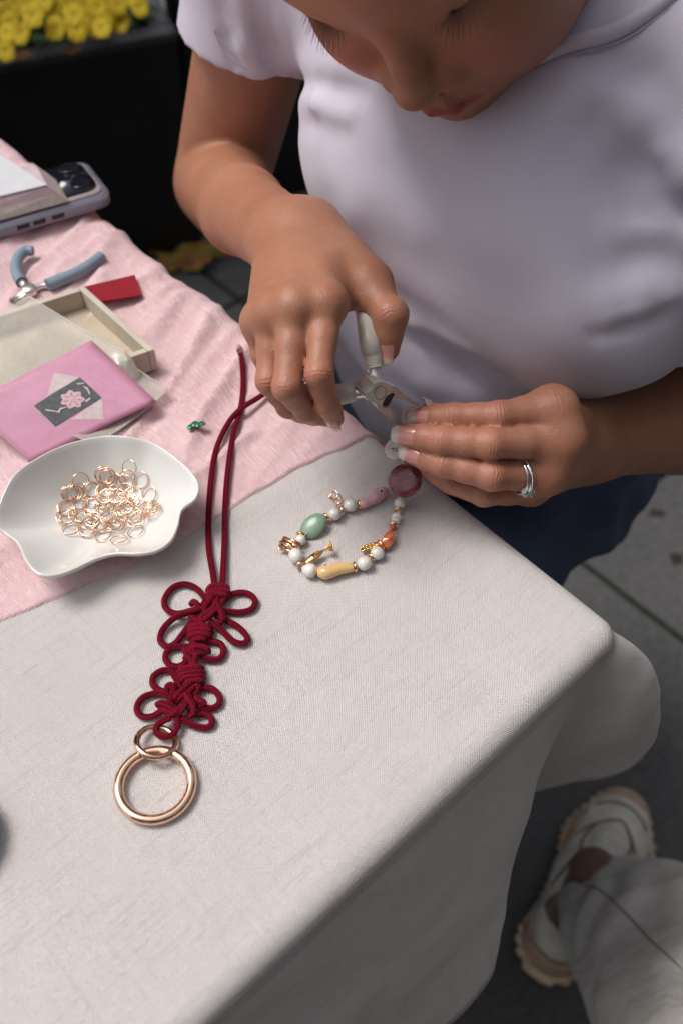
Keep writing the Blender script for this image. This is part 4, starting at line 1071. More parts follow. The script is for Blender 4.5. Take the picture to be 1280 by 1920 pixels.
def surface(sdf, lo, hi, h, n=12):
    lo, hi = np.array(lo, float), np.array(hi, float); bs = n*h; nb = np.ceil((hi-lo)/bs).astype(int)
    rad = bs*.87
    g = np.stack(np.meshgrid(*[np.arange(k) for k in nb], indexing='ij'), -1).reshape(-1, 3)
    _blk[0] = None
    cen = lo+(g+.5)*bs; keep = []
    for s in range(0, len(cen), 20000): keep.append(np.abs(sdf.f(cen[s:s+20000])) < rad*1.35)
    g = g[np.concatenate(keep)]
    ax = np.arange(n+1); ii = np.stack(np.meshgrid(ax, ax, ax, indexing='ij'), -1).reshape(-1, 3)
    N = (nb*n+2).astype(np.int64); key = lambda c: (c[:, 0]*N[1]+c[:, 1])*N[2]+c[:, 2]
    CK, CV, E = [], [], []
    offs = [(i, j, k) for i in (0, 1) for j in (0, 1) for k in (0, 1)]
    edges = [(a, b) for a in range(8) for b in range(a+1, 8) if sum(abs(offs[a][q]-offs[b][q]) for q in range(3)) == 1]
    for b in g:
        base = b*n; P = lo+(base+ii)*h
        _blk[0] = (lo+(b+.5)*bs)[None, :]; _blk[1] = rad
        d = sdf.f(P)
        if d is None: continue
        d = d.reshape(n+1, n+1, n+1); s = d < 0
        if s.all() or not s.any(): continue
        cs = [s[o[0]:n+o[0], o[1]:n+o[1], o[2]:n+o[2]] for o in offs]; cnt = sum(c.astype(np.int8) for c in cs)
        act = np.argwhere((cnt > 0) & (cnt < 8))
        if not len(act): continue
        dv = np.stack([d[act[:, 0]+o[0], act[:, 1]+o[1], act[:, 2]+o[2]] for o in offs], 1)
        acc = np.zeros((len(act), 3)); num = np.zeros(len(act))
        for a, c in edges:
            da, dc = dv[:, a], dv[:, c]; m = (da < 0) != (dc < 0); t = np.where(m, da/np.where(m, da-dc, 1), 0)
            acc += np.where(m[:, None], np.array(offs[a])+(t[:, None])*(np.array(offs[c])-np.array(offs[a])), 0); num += m
        CV.append(lo+(base+act+acc/num[:, None])*h); CK.append(key((base+act).astype(np.int64)))
        for q in range(3):
            sl = [slice(0, n)]*3; sh = list(sl); sh[q] = slice(1, n+1)
            A, B = s[tuple(sl)], s[tuple(sh)]; m = np.argwhere(A != B)
            if len(m): E.append((q, (base+m).astype(np.int64), A[m[:, 0], m[:, 1], m[:, 2]]))
    _blk[0] = None
    CK = np.concatenate(CK); CV = np.concatenate(CV); o = np.argsort(CK); CK = CK[o]; CV = CV[o]
    Q = []
    for q, c, sg in E:
        u, v = [(1, 2), (2, 0), (0, 1)][q]; eu = np.zeros(3, np.int64); ev_ = eu.copy(); eu[u] = 1; ev_[v] = 1
        ks = [key(c), key(c-eu), key(c-eu-ev_), key(c-ev_)]; ids = []; ok = np.ones(len(c), bool)
        for k in ks:
            j = np.searchsorted(CK, k); j = np.minimum(j, len(CK)-1); ok &= CK[j] == k; ids.append(j)
        f = np.stack(ids, 1)[ok]; s2 = sg[ok]; f[~s2] = f[~s2][:, ::-1]; Q.append(f)
    return CV, np.concatenate(Q)
def np_mesh(name, V, F, m, parent=None, attrs=None):
    me = bpy.data.meshes.new(name); me.vertices.add(len(V)); me.vertices.foreach_set('co', np.asarray(V, np.float32).ravel())
    me.loops.add(F.size); me.loops.foreach_set('vertex_index', F.astype(np.int32).ravel())
    me.polygons.add(len(F)); me.polygons.foreach_set('loop_start', np.arange(0, F.size, 4, dtype=np.int32))
    me.polygons.foreach_set('use_smooth', np.ones(len(F), bool)); me.update(calc_edges=True); me.validate()
    for k, v in (attrs or {}).items():
        a = me.attributes.new(k, 'FLOAT', 'POINT'); a.data.foreach_set('value', v.astype(np.float32))
    me.materials.append(m); return link(name, me, parent)
def relax(V, F, it=2, lam=.5):
    V = V.copy(); n = len(V)
    a = np.concatenate([F[:, [0, 1]], F[:, [1, 2]], F[:, [2, 3]], F[:, [3, 0]]]); a = np.concatenate([a, a[:, ::-1]])
    deg = np.bincount(a[:, 0], minlength=n)[:, None].clip(1)
    for k in range(it):
        for l in (lam, -lam*1.03):
            s = np.stack([np.bincount(a[:, 0], weights=V[a[:, 1], c], minlength=n) for c in range(3)], 1); V += l*(s/deg-V)
    return V

# ================================================================ the woman: body frame
SR = Vector((-.669, .743, 0)); BF = Vector((-.743, -.669, 0)); UZ = Vector((0, 0, 1))   # her right, her front
mm = .001
# left hand (image right)
LH = dict(index=[(1030, 768, .534, 10.5), (934, 780, .526, 7.8), (850, 781, .531, 7.1), (794, 782, .538, 5.9)],
          middle=[(1043, 826, .536, 10.5), (919, 832, .521, 8.4), (828, 826, .525, 7.5), (762, 815, .533, 6.2)],
          ring=[(1018, 886, .546, 10.2), (921, 892, .527, 8.0), (829, 870, .530, 7.0), (776, 852, .537, 5.9)],
          pinky=[(995, 916, .562, 9.3), (906, 925, .549, 7.2), (846, 904, .551, 6.3), (806, 880, .555, 5.5)])
LW = dep(1100, 832, .615); LT = [(1075, 830, .600, 15), (950, 850, .572, 12), (868, 806, .560, 9), (806, 778, .550, 7.2)]
LTIP = dep(794, 772, .5495)
RH = dict(index=[(610, 568, .492, 9.1), (598, 702, .478, 6.6), (614, 757, .490, 5.8), (628, 784, .503, 4.8)],
          middle=[(553, 576, .490, 9.1), (538, 726, .481, 7.0), (574, 768, .498, 6.2), (612, 782, .517, 5.2)],
          ring=[(512, 590, .498, 8.6), (505, 714, .496, 6.7), (540, 762, .514, 5.9), (588, 782, .532, 5.0)],
          pinky=[(488, 604, .513, 7.9), (493, 664, .518, 6.1), (512, 722, .532, 5.4), (552, 765, .546, 4.8)])
RT = [(592, 452, .563, 14), (690, 534, .518, 10.5), (730, 590, .505, 8.0), (726, 654, .513, 6.5)]
J = lambda t: dep(t[0], t[1], t[2])
def chain(lst, k=.003, flat=.92):
    its = []; P = [J(t) for t in lst]; r = [t[3]*mm for t in lst]
    for i in range(len(lst)-1):
        fl = ((CAMP-P[i]).normalized(), flat) if i else None
        mid = P[i].lerp(P[i+1], .5); rm = (r[i]+r[i+1])/2*(.93 if i == 1 or i == 0 else .99)
        its += [Cone(P[i], mid, r[i], rm), Cone(mid, P[i+1], rm, r[i+1])]
    return Grp(its, k)
knuckles = []                                   # (centre, axis dir, radius, kind)
def finger_set(H, wr, cams):
    out = []
    for nm, lst in H.items():
        P = [J(t) for t in lst]
        for i, w in ((1, 1.0), (2, .8)): knuckles.append((P[i], (P[i+1]-P[i-1]).normalized(), lst[i][3]*mm, w))
        knuckles.append((P[0], (P[1]-P[0]).normalized(), lst[0][3]*mm, .45))
        fing = chain(lst)
        # knuckle bump on the back of the middle joint
        n = (CAMP-P[1]).normalized(); fing.items.append(Ell(P[1]+n*(lst[1][3]*mm*.26), (lst[1][3]*mm*.72,)*3))
        out.append(fing)
    return out
lf = finger_set(LH, LW, 1); rf = finger_set(RH, None, 1)
lf.append(chain(LT)); 
knuckles.append((J(RT[2]), (J(RT[3])-J(RT[1])).normalized(), RT[2][3]*mm, 1.0))
rthumb = chain(RT, .004, 1.0)
rthumb.items.append(Ell(J(RT[2])+Vector((.0018, 0, .0005)), (.0074,)*3))
# left palm
lc = [dep(1078, 806, .604), dep(1085, 822, .603), dep(1085, 840, .606), dep(1078, 858, .612)]
lp = [Cone(J(LH[k][0]), c, LH[k][0][3]*mm*.95, .0155) for k, c in zip(('index', 'middle', 'ring', 'pinky'), lc)]
lp += [Cone(J(LH['index'][0]), J(LH['middle'][0]), .0095, .0095), Cone(J(LH['middle'][0]), J(LH['ring'][0]), .0090, .0095), Cone(J(LT[1]), lc[0], .014, .018)]
LE = dep(1425, 792, .720); LSh = Vector((.235, .474, .905))
lmid = dep(1280, 790, .668)
larm = [Cone(lc[1].lerp(lc[2], .5), dep(1112, 828, .620), .0215, .0225), Cone(dep(1112, 828, .620), lmid, .0228, .0335), Cone(lmid, LE, .0335, .036)]
lupper = [Cone(LE, LSh, .040, .047)]
lknob = [Ell(J(LH[k][0])+((CAMP-J(LH[k][0])).normalized()*.5+Vector((.6, .15, 0))).normalized()*.0065, (.0075,)*3) for k in ('index', 'middle', 'ring')]
left = Join(Grp(lp+lknob+larm, .012), lf, .006)
left = Grp([left, Grp(lupper, .01)], .006)
# right palm
rc_ = [dep(585, 432, .572), dep(566, 444, .566), dep(545, 456, .567), dep(524, 470, .573)]
rp_ = [Cone(J(RH[k][0]), c, RH[k][0][3]*mm*1.0, .0145) for k, c in zip(('index', 'middle', 'ring', 'pinky'), rc_)]
rp_ += [Cone(J(RH['index'][0]), J(RH['middle'][0]), .0098, .0098), Cone(J(RH['middle'][0]), J(RH['ring'][0]), .0095, .0095), Cone(J(RH['ring'][0]), J(RH['pinky'][0]), .009, .009)]
rp_ += [Cone(J(RT[1]), rc_[0], .0125, .017), Cone(J(RT[1]).lerp(rc_[0], .35), J(RH['index'][0]).lerp(rc_[0], .25), .010, .012), Cone(J(RT[1]).lerp(rc_[0], .12), J(RH['index'][0]).lerp(rc_[0], .08)+Vector((0, 0, -.008)), .0075, .009)]
RE = dep(418, 352, .800); RSh = dep(520, -120, .640)
rmid = dep(455, 395, .665)
rw = dep(538, 450, .580)
rarm = [Cone(rc_[1].lerp(rc_[2], .5), rw, .0215, .0225), Cone(rw, rmid, .0228, .0275), Cone(rmid, RE, .0285, .0345), Cone(dep(430, 360, .74), dep(408, 345, .79), .033, .033)]
knob = [Ell(dep(518, 442, .566), (.0085,)*3)]
rknob = [Ell(J(RH[k][0])+(CAMP-J(RH[k][0])).normalized()*.0045, (.0085,)*3) for k in ('index', 'middle', 'ring')]
# tendons
tend = [Cone(J(RH[k][0])+(CAMP-J(RH[k][0])).normalized()*.0085, c.lerp(J(RH[k][0]), .25)+(CAMP-c).normalized()*.0145, .0030, .0032) for k, c in zip(('index', 'middle', 'ring'), rc_)]
core = Grp([Grp(rp_+rarm+knob, .009), Grp(rknob+tend, .004)], .006)
right = Join(core, rf, .0045)
right = Grp([right, rthumb], .007)
rupper = Cone(RE+Vector((-.002, .008, .0)), RSh, .0375, .042)
right = Grp([right, rupper], .005)
# ------------------------------------------------ head
def face_frame():
    cx, cy, cz = math.cos(math.radians(-36.7)), math.cos(math.radians(21.2)), math.cos(math.radians(168.2))
    sx, sy, sz = math.sin(math.radians(-36.7)), math.sin(math.radians(21.2)), math.sin(math.radians(168.2))
    Rx = Matrix(((1, 0, 0), (0, cx, -sx), (0, sx, cx))); Ry = Matrix(((cy, 0, sy), (0, 1, 0), (-sy, 0, cy))); Rz = Matrix(((cz, -sz, 0), (sz, cz, 0), (0, 0, 1)))
    return Rz @ Rx @ Ry
HR = face_frame(); HO = Vector((.0188, .4532, .9875))-UPV*.0064+FWD*.006
h = lambda x, y, z: HO+HR @ Vector((x*mm, y*mm, z*mm))          # x her right, y forward, z up, in mm
def E_(c, r, k=1): return Ell(h(*c), [q*mm for q in r], HR)
def C_(a, b, ra, rb): return Cone(h(*a), h(*b), ra*mm, rb*mm)
skull = Grp([E_((0, -82, 38), (73, 92, 84)), E_((0, -42, -40), (61, 46, 72)), E_((-6, -40, -55), (62, 42, 50)), E_((0, -28, 20), (60, 34, 42))], .025)
face = Grp([skull, E_((31, -22, -42), (27, 25, 30)), E_((-31, -22, -42), (27, 25, 30)), C_((50, -45, -28), (30, -14, -30), 15, 15), C_((-50, -45, -28), (-30, -14, -30), 15, 15),
            E_((0, -8, -72), (27, 22, 24)), E_((0, -9, -99), (20, 17, 16)), C_((0, -16, -97), (47, -60, -74), 14, 17), C_((0, -16, -97), (-52, -60, -74), 14, 18),
            C_((0, -6, 20), (44, -18, 16), 9, 8), C_((0, -6, 20), (-44, -18, 16), 9, 8)], .014)
nose = Grp([C_((0, -2, 6), (0, 12, -30), 7.2, 9.0), E_((0, 18, -42), (11.5, 10.5, 9.5)), E_((13.5, 7.5, -46), (8.2, 10, 8)), E_((-13.5, 7.5, -46), (8.2, 10, 8)), C_((0, 8, -50), (0, 10, -54), 5, 5)], .0055)
face = Grp([face, nose], .008)
face = Grp([face, E_((31, -11, 4), (15, 12.5, 11.5)), E_((-31, -11, 4), (15, 12.5, 11.5))], .004)
lips = Grp([C_((-20, 3.5, -70), (-6, 13.2, -66.3), 2.4, 4.0), C_((-6, 13.2, -66.3), (6, 13.2, -66.3), 4.0, 4.0), C_((20, 3.5, -70), (6, 13.2, -66.3), 2.4, 4.0),
            C_((-18, 3.2, -71.5), (-6, 11.3, -75), 2.6, 4.8), C_((-6, 11.3, -75), (6, 11.3, -75), 4.8, 4.8), C_((18, 3.2, -71.5), (6, 11.3, -75), 2.6, 4.8)], .002)
face = Grp([face, lips], .0025)
face = Sub(face, [E_((6.5, 10, -55.5), (3.0, 5, 3.4)), E_((-6.5, 10, -55.5), (3.0, 5, 3.4)),
                  C_((-22, 4, -70.6), (-8, 15.5, -70.2), .5, .9), C_((-8, 15.5, -70.2), (8, 15.5, -70.2), .9, .9), C_((22, 4, -70.6), (8, 15.5, -70.2), .5, .9),
                  C_((23, 2, -47), (21, 6, -38), 1.2, .8), C_((-23, 2, -47), (-21, 6, -38), 1.2, .8),
                  C_((44, -10, -3), (31, 1.2, -5.5), .5, .6), C_((31, 1.2, -5.5), (18, -4, -2), .6, .5), C_((-44, -10, -3), (-31, 1.2, -5.5), .5, .6), C_((-31, 1.2, -5.5), (-18, -4, -2), .6, .5)], .0022)
NB = Vector((.095, .585, .935))
neck = Cone(h(0, -72, -55), NB, .050, .056)
shb = [Cone(NB, RSh, .048, .042), Cone(NB, LSh, .048, .044), Cone(NB-UZ*.02, Vector((.09, .58, .80)), .06, .08)]
earL = E_((-74, -72, -18), (5, 16, 28)); earR = E_((74, -72, -18), (5, 16, 28))
head = Grp([face, neck, Grp([earL, earR], 0)], .012)
body = Grp([head, Grp(shb, .03)], .02)
full = Hard([left, right, body])
full = Grp([Grp([left, body], .02), right], .004)
V, F = surface(full, (-.20, .24, .64), (.42, .86, 1.17), .0015*Q)
V = relax(V, F, 2, .45)
# attributes: knuckle creases, redness, lips
def skin_attrs(V):
    wm = np.zeros(len(V)); ws = np.zeros(len(V)); red = np.zeros(len(V))
    for c, ax, r, w in knuckles:
        q = V-NP(c); s = q @ NP(ax); e = np.sqrt(np.maximum(0, (q**2).sum(1)-s*s))
        near = (np.abs(s) < r*1.1) & (e < r*1.5)
        n = NP((CAMP-c).normalized()); back = np.clip((q @ n)/r, 0, 1)
        m = np.exp(-(s/(r*.42))**2)*back*near*w
        up = m > wm; wm = np.maximum(wm, m); ws = np.where(up, s, ws); red = np.maximum(red, m*.8)
    for H in (LH, RH):
        for lst in H.values():
            for i in range(1, len(lst)-1):
                a, b = NP(J(lst[i])), NP(J(lst[i+1])); ab = b-a; t = np.clip(((V-a) @ ab)/(ab @ ab), 0, 1); dd = ((V-a-t[:, None]*ab)**2).sum(1); red = np.maximum(red, .5*np.exp(-dd/(.013**2)))
            t = NP(J(lst[-1])); red = np.maximum(red, .8*np.exp(-(((V-t)**2).sum(1))/(.012**2)))
    L = (V-NP(HO)) @ np.array(HR)/mm
    lx, ly, lz = L.T
    lip = (np.abs(lx) < 23)*(ly > 0)*(ly < 24)*(np.abs(lz+70.6) < 12)*np.clip((1-np.abs((lz+70.8)/(6.8*np.sqrt(np.clip(1-(lx/23)**2, .01, 1)))))*4, 0, 1)
    cheek = np.exp(-(((np.abs(lx)-36)/16)**2+((lz+38)/18)**2))*(ly > -40)*(ly < 20)
    return dict(wm=wm, ws=ws, red=red, lip=lip, cheek=cheek)
def m_skin():
    M = Mat('skin', rough=.42); oc = M.coord()
    n1 = M.noise(oc, 25, 4, .6); n2 = M.noise(oc, 220, 3, .6); n3 = M.noise(oc, 1300, 3, .6); bl = M.noise(oc, 70, 3, .6)
    c = M.ramp(n1, [(.3, (.36, .155, .088)), (.7, (.44, .208, .124))])
    c = M.mix(M.ramp(bl, [(.45, (0, 0, 0)), (.75, (.35, .35, .35))]), c, (.40, .135, .09))
    c = M.mix(M.math('MULTIPLY', n2, .22), c, (.31, .14, .085))
    c = M.mix(M.math('MULTIPLY', M.attr('red'), .62), c, (.46, .155, .115))
    c = M.mix(M.math('MULTIPLY', M.attr('cheek'), .45), c, (.48, .13, .09))
    c = M.mix(M.math('MULTIPLY', M.attr('lip'), .75), c, (.33, .055, .065))
    M.color(c)
    M.b.inputs['Subsurface Weight'].default_value = .38; M.b.inputs['Subsurface Radius'].default_value = (.0042, .0016, .0009); M.b.inputs['Subsurface Scale'].default_value = 1
    ws = M.attr('ws'); wv = M.math('SINE', M.math('ADD', M.math('MULTIPLY', ws, 2*math.pi/.0021), M.math('MULTIPLY', n2, 9)))
    M.bump(M.math('MULTIPLY', M.math('MULTIPLY', wv, M.attr('wm')), M.ramp(bl, [(.35, (.1, .1, .1)), (.6, (1, 1, 1))])), .00013, 1)
    vo = M.node('ShaderNodeTexVoronoi'); vo.inputs['Scale'].default_value = 1100; M.l.new(oc, vo.inputs['Vector'])
    M.bump(vo.outputs['Distance'], .00016, .8); M.bump(n3, .00016, .7); M.bump(n2, .0006, .35)
    M.rough(M.math('ADD', M.math('MULTIPLY', n3, .22), .36)); return M.m
SKIN = m_skin()
wo_ = empty('person', Vector((.17, .60, 0)), 'woman in a white t-shirt bending over the table, opening a jump ring with pliers', 'person')
np_mesh('body', V, F, SKIN, wo_, skin_attrs(V))

# ------------------------------------------------ nails
def m_nail():
    M = Mat('nail', rough=.16); s = M.sep(M.coord('UV')); w = M.math('MULTIPLY', M.math('SUBTRACT', s[1], .5), M.math('SUBTRACT', s[1], .5))
    u = M.math('ADD', s[0], M.math('MULTIPLY', w, -.35))
    M.color(M.ramp(u, [(0, (.50, .25, .17)), (.20, (.54, .25, .20)), (.50, (.62, .24, .235)), (.64, (.64, .30, .27)), (.72, (.66, .52, .43)), (.95, (.70, .60, .50))]))
    M.b.inputs['Coat Weight'].default_value = .5; M.b.inputs['Subsurface Weight'].default_value = .2; M.b.inputs['Subsurface Radius'].default_value = (.002, .001, .001); return M.m
NAIL = m_nail()
def nail(lst, tip_ext, back, r_mm, roll=0, n=None, wide=.80, label=None, lift=0, P=None, yaw=0):
    P = P or [J(t) for t in lst]; a, b = P[-2], P[-1]; d = (b-a).normalized(); r = r_mm*mm
    nn = n if n is not None else (CAMP-b); nn = (nn-d*nn.dot(d)).normalized(); q = Matrix.Rotation(math.radians(roll), 3, d); nn = q @ nn; s = d.cross(nn)
    if yaw: q = Matrix.Rotation(math.radians(yaw), 3, s); d = q @ d; nn = q @ nn
    V, F, UV = [], [], []; NU, NV = 16, 14; L0, L1 = -back*mm, tip_ext*mm
    for lay in (0, 1):
        for i in range(NU+1):
            t = i/NU; L = L0+(L1-L0)*t
            wd = wide*(1-.0*t)
            ed = 1.0
            if t < .22: ed = math.sqrt(max(.02, 1-((.22-t)/.22)**2*.85))
            if t > .80: ed = math.sqrt(max(.03, 1-((t-.80)/.20)**2*.72))
            for k in range(NV+1):
                v = (k/NV-.5)*2*ed; ang = v*wd
                rr = r*1.085+lift*mm-(.00045 if lay else 0)
                over = max(0, L/(r)-.35); z = rr*math.cos(ang)-(.10*over*over*r)
                V.append(b+d*L+s*(rr*1.02*math.sin(ang))+nn*(z-.00005-(.0006 if t < .03 else 0))); UV.append((t, k/NV))
    st = (NU+1)*(NV+1)
    for i in range(NU):
        for k in range(NV):
            a0 = i*(NV+1)+k; F.append((a0, a0+1, a0+NV+2, a0+NV+1)); c0 = st+a0; F.append((c0, c0+NV+1, c0+NV+2, c0+1))
    for k in range(NV): F.append((NU*(NV+1)+k, NU*(NV+1)+k+1, st+NU*(NV+1)+k+1, st+NU*(NV+1)+k)); F.append((k, st+k, st+k+1, k+1))
    for i in range(NU): F.append((i*(NV+1), (i+1)*(NV+1), st+(i+1)*(NV+1), st+i*(NV+1))); a0 = i*(NV+1)+NV; F.append((a0, st+a0, st+a0+NV+1, a0+NV+1))
    o = mesh_obj('nail', V, F, NAIL, wo_, uvs=UV)
    return o
nail(LH['index'], 7.2, 6.6, 6.0, roll=-12, wide=.74); nail(LH['middle'], 6.6, 7.6, 6.4, roll=-8, wide=.74); nail(LH['ring'], 6.6, 7.4, 6.1, roll=-6, wide=.74)
nail(LT, 8.5, 4, 7.2, n=Vector((0, .4, 1)))
nail(RT, 6.6, 5.2, 6.7, roll=16, wide=.78)
nail(RH['index'], 4.6, 4.5, 4.9, roll=38, wide=.7)
nail(RH['middle'], 4.8, 4.5, 5.3, roll=10)

# ------------------------------------------------ eyelashes, brows, hair
HAIRM = simple('dark_hair', (.012, .008, .006), .4, var=.3, scale=200)
def lashes(sx):
    V, F = [], []
    for i in range(34):
        t = i/33; x = 44-26*t; y = -10+11.5*math.sin(math.pi*min(1, t*.98+.05))*1.0; z = -2.0-3.5*math.sin(math.pi*t)
        a = h(sx*x, y, z); fan = (.5-t)*.8; L = (10.5+2.0*math.sin(i*2.3))*(.75+.4*math.sin(math.pi*t))
        b = h(sx*(x+fan*L*.5), y+L*.55, z-L*.42); c = h(sx*(x+fan*L), y+L*.95, z-L*.55)
        g_ = tube_geo([a, b, c], lambda q: .00028*(1-.8*q), 4, cap=False); o = len(V); V += g_[0]; F += [tuple(o+k for k in f) for f in g_[1]]
    e = mesh_obj('eyelashes', V, F, HAIRM, wo_); 
lashes(1); lashes(-1)
hairS = Sub(Grp([E_((0, -92, 52), (84, 100, 86)), E_((0, -140, -10), (66, 60, 80))], .03), [E_((0, 10, -40), (70, 60, 92))], .01)
Vh, Fh = surface(Disp(hairS, lambda p: .0018*np.sin(((p-NP(HO)) @ np.array(HR))[:, 0]*420)), (-.30, .18, .88), (.30, .75, 1.28), .004)
np_mesh('hair', Vh, Fh, HAIRM, wo_)
for (a, b, c) in (((1133, -20, .52), (1122, 50, .53), (1114, 92, .54)), ((1148, -20, .53), (1130, 40, .535), (1122, 70, .54)), ((1135, 0, .56), (1124, 40, .56), (1126, 85, .56))):
    tube('hair_strand', catmull([dep(*a), dep(*b), dep(*c)], 6), .00018, HAIRM, wo_, 5)

# ------------------------------------------------ t-shirt
def m_shirt():
    M = Mat('white_jersey', (.66, .64, .70), .85); M.b.inputs['Sheen Weight'].default_value = .2; oc = M.coord()
    n = M.noise(oc, 8, 3); M.color(M.ramp(n, [(.3, (.55, .515, .60)), (.7, (.61, .57, .665))]))
    k = M.noise(M.mapv(oc, (1, 1, 1.6)), 1600, 3, .7); M.bump(k, .00030, .8); M.bump(M.noise(oc, 30, 3), .002, .35); M.bump(M.noise(oc, 9, 2), .01, .2); return M.m
SHIRT = m_shirt()
CC = Vector((.085, .560, .81))
Rb = Matrix((SR, BF, UZ)).transposed()
def T_(s_, b_, z_): return CC+SR*(s_*mm)+BF*(b_*mm)+UZ*(z_*mm)
def SE(c, r, tilt=0): 
    R = Rb @ Matrix.Rotation(math.radians(tilt), 3, 'X'); return Ell(T_(*c), [q*mm for q in r], R)
torso = Grp([Cone(T_(62, 14, 60), T_(60, 10, -90), .050, .056), SE((-24, -5, 10), (128, 92, 115)), SE((26, 22, 20), (92, 62, 76)), SE((-88, 26, 12), (98, 66, 80)), SE((-14, -25, 80), (135, 80, 60)),
             Grp([SE((-12, 0, -125), (124, 88, 130))], 0)], .024)
shs = Grp([Cone(NB+UZ*-.012, RSh, .062, .054), Cone(NB+UZ*-.012, LSh, .062, .056)], .02)
dR = (RE-RSh).normalized(); dL = (LE-LSh).normalized()
slR = Cone(RSh, RSh.lerp(RE, .72), .055, .053); slL = Cone(LSh, LSh.lerp(LE, .48), .057, .053)
class Plane:
    def __init__(s, p, n): s.p, s.n = NP(p), NP(Vector(n).normalized())
    def f(s, q): return -((q-s.p) @ s.n)
hemR = dep(470, 145, .665); 
outer = Grp([Grp([torso, shs], .03), Sub(slR, [Plane(hemR, dR+Vector((.10, 0, .05)))], 0), Sub(slL, [Plane(LSh.lerp(LE, .40), dL)], 0)], .022)
def folds(p):
    q = p-NP(CC); s_ = q @ NP(SR); b_ = q @ NP(BF); z_ = q[:, 2]
    def ridge(u, w, c, wid): return np.exp(-((u-c)/wid)**2)
    d = np.zeros(len(p))
    X, Y, Z = s_, b_, z_
    wr = np.sin(38*(Z*.8+X*.6)+2.2*np.sin(21*X+3)+1.5*np.sin(30*Y)); wr2 = np.sin(70*(Z*.9-X*.35)+2.5*np.sin(26*X+1)+np.sin(44*Z))
    low = np.clip((-Z-.02)/.06, 0, 1); sideR = np.exp(-((X-.10)/.05)**2); sideL = np.exp(-((X+.13)/.06)**2)
    d = d+.0011*wr*(.35+.8*low+.9*sideL+.5*sideR)+.0005*wr2*(.3+low+sideL+sideR)
    # soft diagonal pulls from the left shoulder across the chest
    for (p0, p1, amp, wd) in FOLDS:
        a, b = NP(p0), NP(p1); ab = b-a
        if len(p) < 5000 and len(p) > 1:
            cm = p[len(p)//2]; tm = min(1, max(0, ((cm-a) @ ab)/(ab @ ab)))
            if ((cm-a-tm*ab)**2).sum() > (.03+2.5*wd)**2: continue
        t = np.clip(((p-a) @ ab)/(ab @ ab), 0, 1); e = p-a-t[:, None]*ab; dd = (e**2).sum(1)
        d -= .75*amp*np.exp(-dd/(wd*wd))
    return d
def hit(x, y, lift=0):                        # where the line of sight meets the cloth
    d = ray(x, y).normalized(); t = .25
    for _ in range(90):
        v = float(outer.f(NP(CAMP+d*t)[None, :])[0])
        if v < .0006: break
        t += v*.8
        if t > 1.4: break
    return CAMP+d*t
FOLDS = []
for pts, amp, wd in ([((1108, 165), (1180, 215), (1275, 315)), .0065, .013], [((1115, 250), (1190, 310), (1275, 395)), -.005, .014], [((1130, 110), (1200, 150), (1275, 235)), -.0045, .012],
                     [((538, 190), (590, 194), (650, 220)), .0035, .007], [((536, 225), (580, 232), (640, 250)), -.0022, .009], [((545, 150), (600, 160), (680, 175)), -.003, .007], [((560, 120), (640, 120), (720, 150)), .003, .010],
                     [((412, 20), (425, 70), (440, 120)), -.003, .006], [((450, 0), (468, 70), (480, 130)), .003, .007], [((500, 10), (510, 80), (520, 150)), -.0035, .006],
                     [((548, 300), (620, 330), (720, 372)), .0012, .012],
                     [((1100, 140), (1130, 220), (1170, 300)), -.003, .009], [((1200, 240), (1235, 285), (1278, 345)), .003, .006], [((1180, 400), (1230, 390), (1278, 400)), -.003, .007], [((1140, 600), (1190, 585), (1250, 560)), .003, .006], [((1120, 625), (1180, 610), (1240, 588)), -.003, .006],
                     [((700, 560), (780, 610), (880, 655)), .0026, .007], [((690, 585), (770, 640), (860, 680)), -.0026, .007], [((640, 500), (720, 540), (820, 600)), -.0018, .010],
                     [((425, 60), (455, 95), (500, 130)), .002, .005], [((480, -10), (486, 60), (498, 120)), -.003, .005],
                     [((1165, 430), (1220, 425), (1278, 440)), .004, .012], [((1130, 500), (1200, 480), (1278, 490)), -.0035, .013], [((1150, 560), (1210, 540), (1275, 540)), .003, .010],
                     [((560, 330), (660, 400), (780, 440)), .0022, .016], [((700, 430), (820, 500), (980, 530)), -.002, .016], [((760, 320), (860, 420), (960, 560)), -.0022, .02], [((1000, 300), (1060, 420), (1100, 560)), .0025, .022],
                     [((640, 620), (700, 700), (760, 760)), .003, .010], [((800, 640), (860, 690), (960, 715)), -.003, .012], [((690, 640), (800, 720), (900, 740)), .003, .01]):
    h3 = [hit(*q) for q in pts]
    for i in range(2): FOLDS.append((h3[i], h3[i+1], amp, wd))
inner = Grp([Cone(RSh.lerp(RE, -.1), RE, .0405, .0400), Cone(RSh.lerp(RE, .3), RE, .0455, .0455)], .004)
innerL = Cone(LSh.lerp(LE, .36), LE, .0480, .0450)
neckcut = Cone(NB+Vector((-.016, -.012, .030)), NB+Vector((-.05, -.05, .13)), .066, .080)
shirt = Sub(Disp(outer, folds), [inner, innerL, neckcut], .002)
Vs, Fs = surface(shirt, (-.24, .26, .53), (.44, .92, 1.03), .0025*Q)
Vs = relax(Vs, Fs, 2, .5)
np_mesh('t_shirt', Vs, Fs, SHIRT, wo_)
nk = [hit(*q) for q in ((860, 160), (930, 138), (985, 118), (1060, 88), (1130, 70), (1185, 45), (1240, 5), (1300, -45))]
tube('neckline_band', [p+UZ*.001 for p in catmull(nk, 8)], .0042, SHIRT, wo_, 12)
STITCH = simple('stitching', (.46, .42, .50), .9)
def seam(pts, r=.00055, m=STITCH): tube('seam', [p+(CAMP-p).normalized()*.0004 for p in catmull([hit(*q) for q in pts], 6)], r, m, wo_, 6)
seam(((402, 58), (418, 92), (446, 120), (480, 140)))
seam(((1000, 132), (1066, 104), (1138, 86), (1196, 60), (1252, 18)), .0004)
